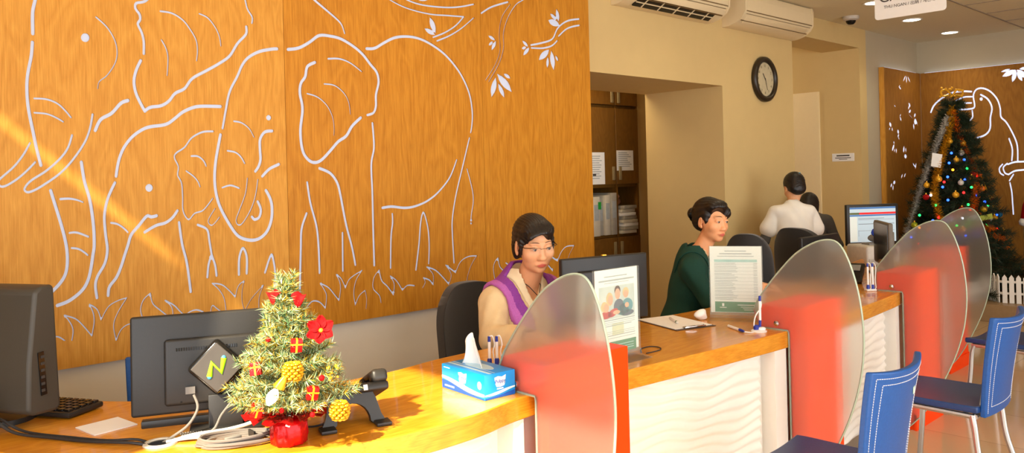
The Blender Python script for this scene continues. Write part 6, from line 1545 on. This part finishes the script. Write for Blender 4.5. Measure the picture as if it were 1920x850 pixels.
tinsel('silver_tinsel', [(-.25, 2.0), (-.5, 1.75), (-.68, 1.45), (-.74, 1.15), (-.78, .9), (-.8, .7)], SILVER)
tinsel('gold_tinsel', [(.0, 2.1), (-.15, 1.85), (-.3, 1.55), (-.36, 1.3), (-.28, 1.1), (-.18, .95), (-.1, .8)], GOLD)
tinsel('copper_tinsel', [(.05, 2.05), (.2, 1.8), (.42, 1.5), (.38, 1.25), (.28, 1.05), (.42, .9), (.6, .76), (.72, .66)], COPPER)
tinsel('gold_tinsel', [(.32, 1.75), (.5, 1.55), (.62, 1.35), (.66, 1.15), (.68, 1.0)], GOLD, 110)
b = MB()
for sg in (-1, 1):
    p0 = Vector((0, 0, 2.04)); b.tube(catmull([tuple(p0), tuple(p0 + SD * .05 * sg + Vector((0, 0, .07))), tuple(p0 + SD * .11 * sg + Vector((0, 0, .06))), tuple(p0 + SD * .1 * sg + Vector((0, 0, .01))), tuple(p0 + SD * .03 * sg + Vector((0, 0, .02)))], 6), .01, 6)
for k in range(14): b.ball(tuple(Vector((0, 0, 2.04)) + SD * rnd.uniform(-.13, .13) + Vector((0, 0, rnd.uniform(0, .1)))), .012, 6)
b.build('gold_bow', GOLD, t)
cols = {'blue': (40, 90, 255), 'green': (30, 220, 90), 'red': (255, 30, 30), 'white': (230, 235, 255), 'amber': (255, 150, 30)}
for k, (s_, z, cn) in enumerate([(-.05, 1.62, 'blue'), (-.1, 1.52, 'blue'), (.25, 1.55, 'blue'), (.28, 1.46, 'green'), (-.12, 1.38, 'blue'), (.2, 1.35, 'blue'), (-.2, 1.28, 'blue'), (-.18, 1.33, 'red'), (.3, 1.27, 'green'), (-.28, 1.1, 'green'), (-.1, 1.15, 'blue'), (.2, 1.1, 'green'), (.22, 1.05, 'red'), (.35, 1.18, 'blue'), (.5, 1.12, 'blue'),
                                 (.36, .98, 'green'), (.55, 1.08, 'green'), (.7, .98, 'blue'), (-.3, .95, 'blue'), (-.22, .98, 'red'), (.1, .97, 'white'), (-.45, .72, 'red'), (-.08, .83, 'red'), (.12, .8, 'blue'), (-.5, .88, 'amber'), (-.02, 1.45, 'amber'), (.42, .9, 'green'), (-.55, 1.0, 'green'), (-.62, .78, 'blue'), (.46, 1.38, 'red'), (.02, .9, 'green'), (-.4, 1.2, 'white'), (.6, .84, 'red'), (.15, 1.22, 'red')]):
    b = MB(); b.ball(tuple(cone_pt(s_, z, 1.14)), .0125, 8); b.build('fairy_light', emis('bulb_' + cn, cols[cn], 5), t)
for k, (s_, z, m_, r_) in enumerate([(-.3, 1.36, GOLD, .034), (.3, 1.72, GOLD, .03), (.02, 1.2, GOLD, .032), (.1, .86, GOLD, .03), (.5, .95, mat('pearl', (206, 200, 190), .3, .3), .036), (.62, .95, GOLD, .032), (.4, 1.4, REDV, .03), (-.62, .9, mat('bauble_green', (150, 160, 30), .3, .4), .032),
                                     (.82, .98, mat('bauble_teal', (20, 110, 150), .3, .3), .034), (.2, 1.62, mat('pearl', (206, 200, 190), .3, .3), .03), (-.1, 1.74, GOLD, .028), (.52, 1.25, COPPER, .032), (-.45, 1.5, SILVER, .028), (.75, .8, GOLD, .034), (-.5, 1.18, REDV, .03), (.1, 1.05, REDV, .032), (.06, 1.55, GOLD, .028), (.34, 1.36, GOLD, .03), (.56, 1.4, COPPER, .03), (-.2, .9, GOLD, .032), (-.34, .86, COPPER, .03), (.3, .9, SILVER, .032), (.45, 1.05, GOLD, .036), (.7, 1.12, REDV, .03), (-.55, 1.3, GOLD, .03), (.12, 1.32, SILVER, .028)]):
    b = MB(); c_ = cone_pt(s_, z, 1.13); b.ball(tuple(c_), r_, 12); o = b.build('bauble', m_, t, smooth=80)
    b = MB(); b.tube([tuple(c_ + Vector((0, 0, r_ * .95))), tuple(c_ + Vector((0, 0, r_ + .012)))], .007, 8); b.build('cap', GOLD, o)
for k, (s_, z, m_) in enumerate([(-.35, 1.55, PAPER), (.36, .97, mat('card_olive', (170, 180, 70), .6))]):
    c_ = cone_pt(s_, z, 1.32); b = MB(); M = Matrix.Translation(c_) @ Euler((R(-10), R(12 if k == 0 else 80), R(-47))).to_matrix().to_4x4(); b.box((0, 0, 0), (.10 if k == 0 else .05, .003, .14 if k == 0 else .16), M); b.build('hanging_card', m_, t)
for s_, z in ((.56, 1.08), (.04, .99), (.28, 1.0)):
    c_ = cone_pt(s_, z, 1.06); b = MB(); b.lathe([(.0, .03), (.012, .022), (.034, -.012), (.036, -.02), (0, -.02)], 14, Matrix.Translation(c_)); b.build('bell', mat('bell_cream', (214, 196, 170), .4, .3), t)
b = MB(); c_ = cone_pt(-.46, .82, 1.1)
for j in range(3): b.lathe([(.0, .04 - .03 * j), (.03 + .008 * j, .005 - .03 * j), (0, .008 - .03 * j)], 12, Matrix.Translation(c_))
b.build('tree_ornament', mat('teal_ornament', (30, 150, 120), .5), t)

# grey stand with garland, low white fence, cap replacing a Santa figure at the frame edge
t = thing('display_plinth', 'low grey draped plinth in the corner behind the white fence', 'plinth', (9.25, 2.0, PZ))
b = MB(); b.box((0, 0, .18), (.62, .5, .36), bev=.02, seg=3); b.build('draped_body', mat('grey_drape', (150, 142, 132), .85, noise=.08, nscale=9), t)
t = thing('garland', 'dark green fir garland with small red and white lights on the grey plinth', 'garland', (9.1, 1.98, PZ + .36))
nd = MB(); pts = [Vector((-.22, .26, .05)), Vector((-.25, .1, .06)), Vector((-.24, -.06, .07)), Vector((-.2, -.22, .06))]
for a, c in zip(pts[:-1], pts[1:]): big_tuft(a, c - a, (c - a).length, 90)
for p_ in pts: big_tuft(p_, Vector((-.6, .2, -.6)), .12, 50); big_tuft(p_, Vector((-.3, -.4, .5)), .1, 30)
nd.build('needles', [FIRD, FIRD2], t, smooth=False)['kind'] = 'stuff'
MB().ball((-.3, .2, .09), .016, 8, sq=(1, 1, 2)).build('red_bulb', emis('bulb_red', cols['red'], 5), t); MB().ball((-.28, -.02, .13), .014, 8).build('white_bulb', emis('bulb_white', cols['white'], 5), t)
t = thing('picket_fence', 'low white picket fence on the floor round the foot of the far tree', 'fence', (8.66, 2.1, PZ))
FA, FB, FC_ = Vector((.12, .42, 0)), Vector((-.02, .28, 0)), Vector((.16, -.55, 0))
def rail(a, c, z): MB().tube([a + Vector((0, 0, z)), c + Vector((0, 0, z))], .012, 6).build('rail', WHITE, t)
for z in (.09, .2): rail(FA, FB, z); rail(FB, FC_, z)
pl_ = []
for a, c, n_ in ((FA, FB, 3), (FB, FC_, 15)):
    for k in range(n_):
        p_ = a + (c - a) * (k + .5) / n_; d = (c - a).normalized(); b = MB()
        M = Matrix(((d.x, -d.y, 0, p_.x), (d.y, d.x, 0, p_.y), (0, 0, 1, 0), (0, 0, 0, 1)))
        b.prism([(-.02, 0), (.02, 0), (.02, .24), (0, .27), (-.02, .24)], -.018, -.008, M @ Matrix(((1, 0, 0, 0), (0, 0, 1, 0), (0, 1, 0, 0), (0, 0, 0, 1)))); b.build('picket', WHITE, t)
t = thing('santa_stand_in', 'red felt cap with white trim on an added wooden stand, in place of a Santa figure at the right edge', 'cap', tuple(BT + SD * .78 + vw * .3))  # cap and stand added where a Santa figure stood
b = MB(); b.lathe([(.09, .73), (.1, .78), (.085, .89), (.05, 1.01), (.02, 1.08), (0, 1.09)], 20); b.build('cap_crown', REDV, t, smooth=60)
b = MB(); b.lathe([(.085, .69), (.115, .705), (.118, .74), (.1, .77), (.085, .76)], 20); b.build('white_trim', TISSUE, t, smooth=60)
b = MB(); b.lathe([(.14, 0), (.14, .02), (.03, .05), (.025, .43), (.075, .53), (.085, .63), (.08, .75), (0, .76)], 18); b.build('stand', mat('pale_wood', (206, 166, 110), .6), t, smooth=60)
tag(MB().box((8.62, 2.62, PZ + .06), (.16, .12, .12), bev=.01).box((8.62, 2.62, PZ + .15), (.1, .08, .06), bev=.01).build('gift_box', TISSUE), 'small white box standing by the fence at the foot of the far tree', 'box')

# ------------------------------------------------------------------ light
def light(nm, kind, loc, rot, energy, col, **kw):
    l = bpy.data.lights.new(nm, kind); l.energy = energy; l.color = col
    for k, v in kw.items(): setattr(l, k, v)
    o = bpy.data.objects.new(nm, l); C.objects.link(o); o.location = loc; o.rotation_euler = rot; return o
sd = Vector((1, .26, -.92)).normalized()
o = light('sun', 'SUN', (-3, -1, 6), (0, 0, 0), 17.0, (1, .86, .62), angle=R(1.1)); o.rotation_mode = 'QUATERNION'; o.rotation_quaternion = Vector((0, 0, -1)).rotation_difference(sd)
for i, (x, y) in enumerate(((7.25, 2.94), (8.41, 3.05), (9.58, 3.08), (6.05, 2.9), (4.85, 2.9), (3.6, 2.9), (2.4, 2.9), (8.2, .9), (6.4, .9), (9.5, .9))):
    light('downlight_beam', 'SPOT', (x, y, ZC - .012), (0, 0, 0), (23 if y > 2 else 11) if x > 8 else 13, (1, .87, .63), spot_size=R(125), spot_blend=.8, shadow_soft_size=.07)
light('storage_lamp', 'POINT', (5.0, 4.55, 2.45), (0, 0, 0), 20, (1, .86, .60), shadow_soft_size=.15)
light('passage_lamp', 'POINT', (7.7, 5.2, 2.6), (0, 0, 0), 14, (1, .88, .64), shadow_soft_size=.2)
w = bpy.data.worlds.new('sky'); bpy.context.scene.world = w; w.use_nodes = True; bg = w.node_tree.nodes['Background']
bg.inputs[0].default_value = (.95, .97, 1, 1); bg.inputs[1].default_value = 4.9
# the glazed openings guide the sky light indoors
def portal(loc, rot, sx, sy):
    o = light('daylight_opening', 'AREA', loc, rot, 1, (1, 1, 1), shape='RECTANGLE', size=sx, size_y=sy); o.data.cycles.is_portal = True; return o
portal((2.85, YS - .14, 1.43), (R(90), 0, 0), 6.5, 2.63)
portal((XW - .11, 1.35, 1.65), (0, R(-90), 0), 2.3, 1.26); portal((XW - .11, -1.65, 1.5), (0, R(-90), 0), 2.76, 2.68)
sc = bpy.context.scene
sc.view_settings.view_transform = 'Standard'; sc.view_settings.look = 'None'; sc.view_settings.exposure = 0; sc.view_settings.gamma = 1; sc.view_settings.use_curve_mapping = False
sc.cycles.use_denoising = True; sc.cycles.max_bounces = 10; sc.cycles.transparent_max_bounces = 16; sc.cycles.sample_clamp_indirect = 6
sc.cycles.caustics_refractive = True; sc.cycles.caustics_reflective = False
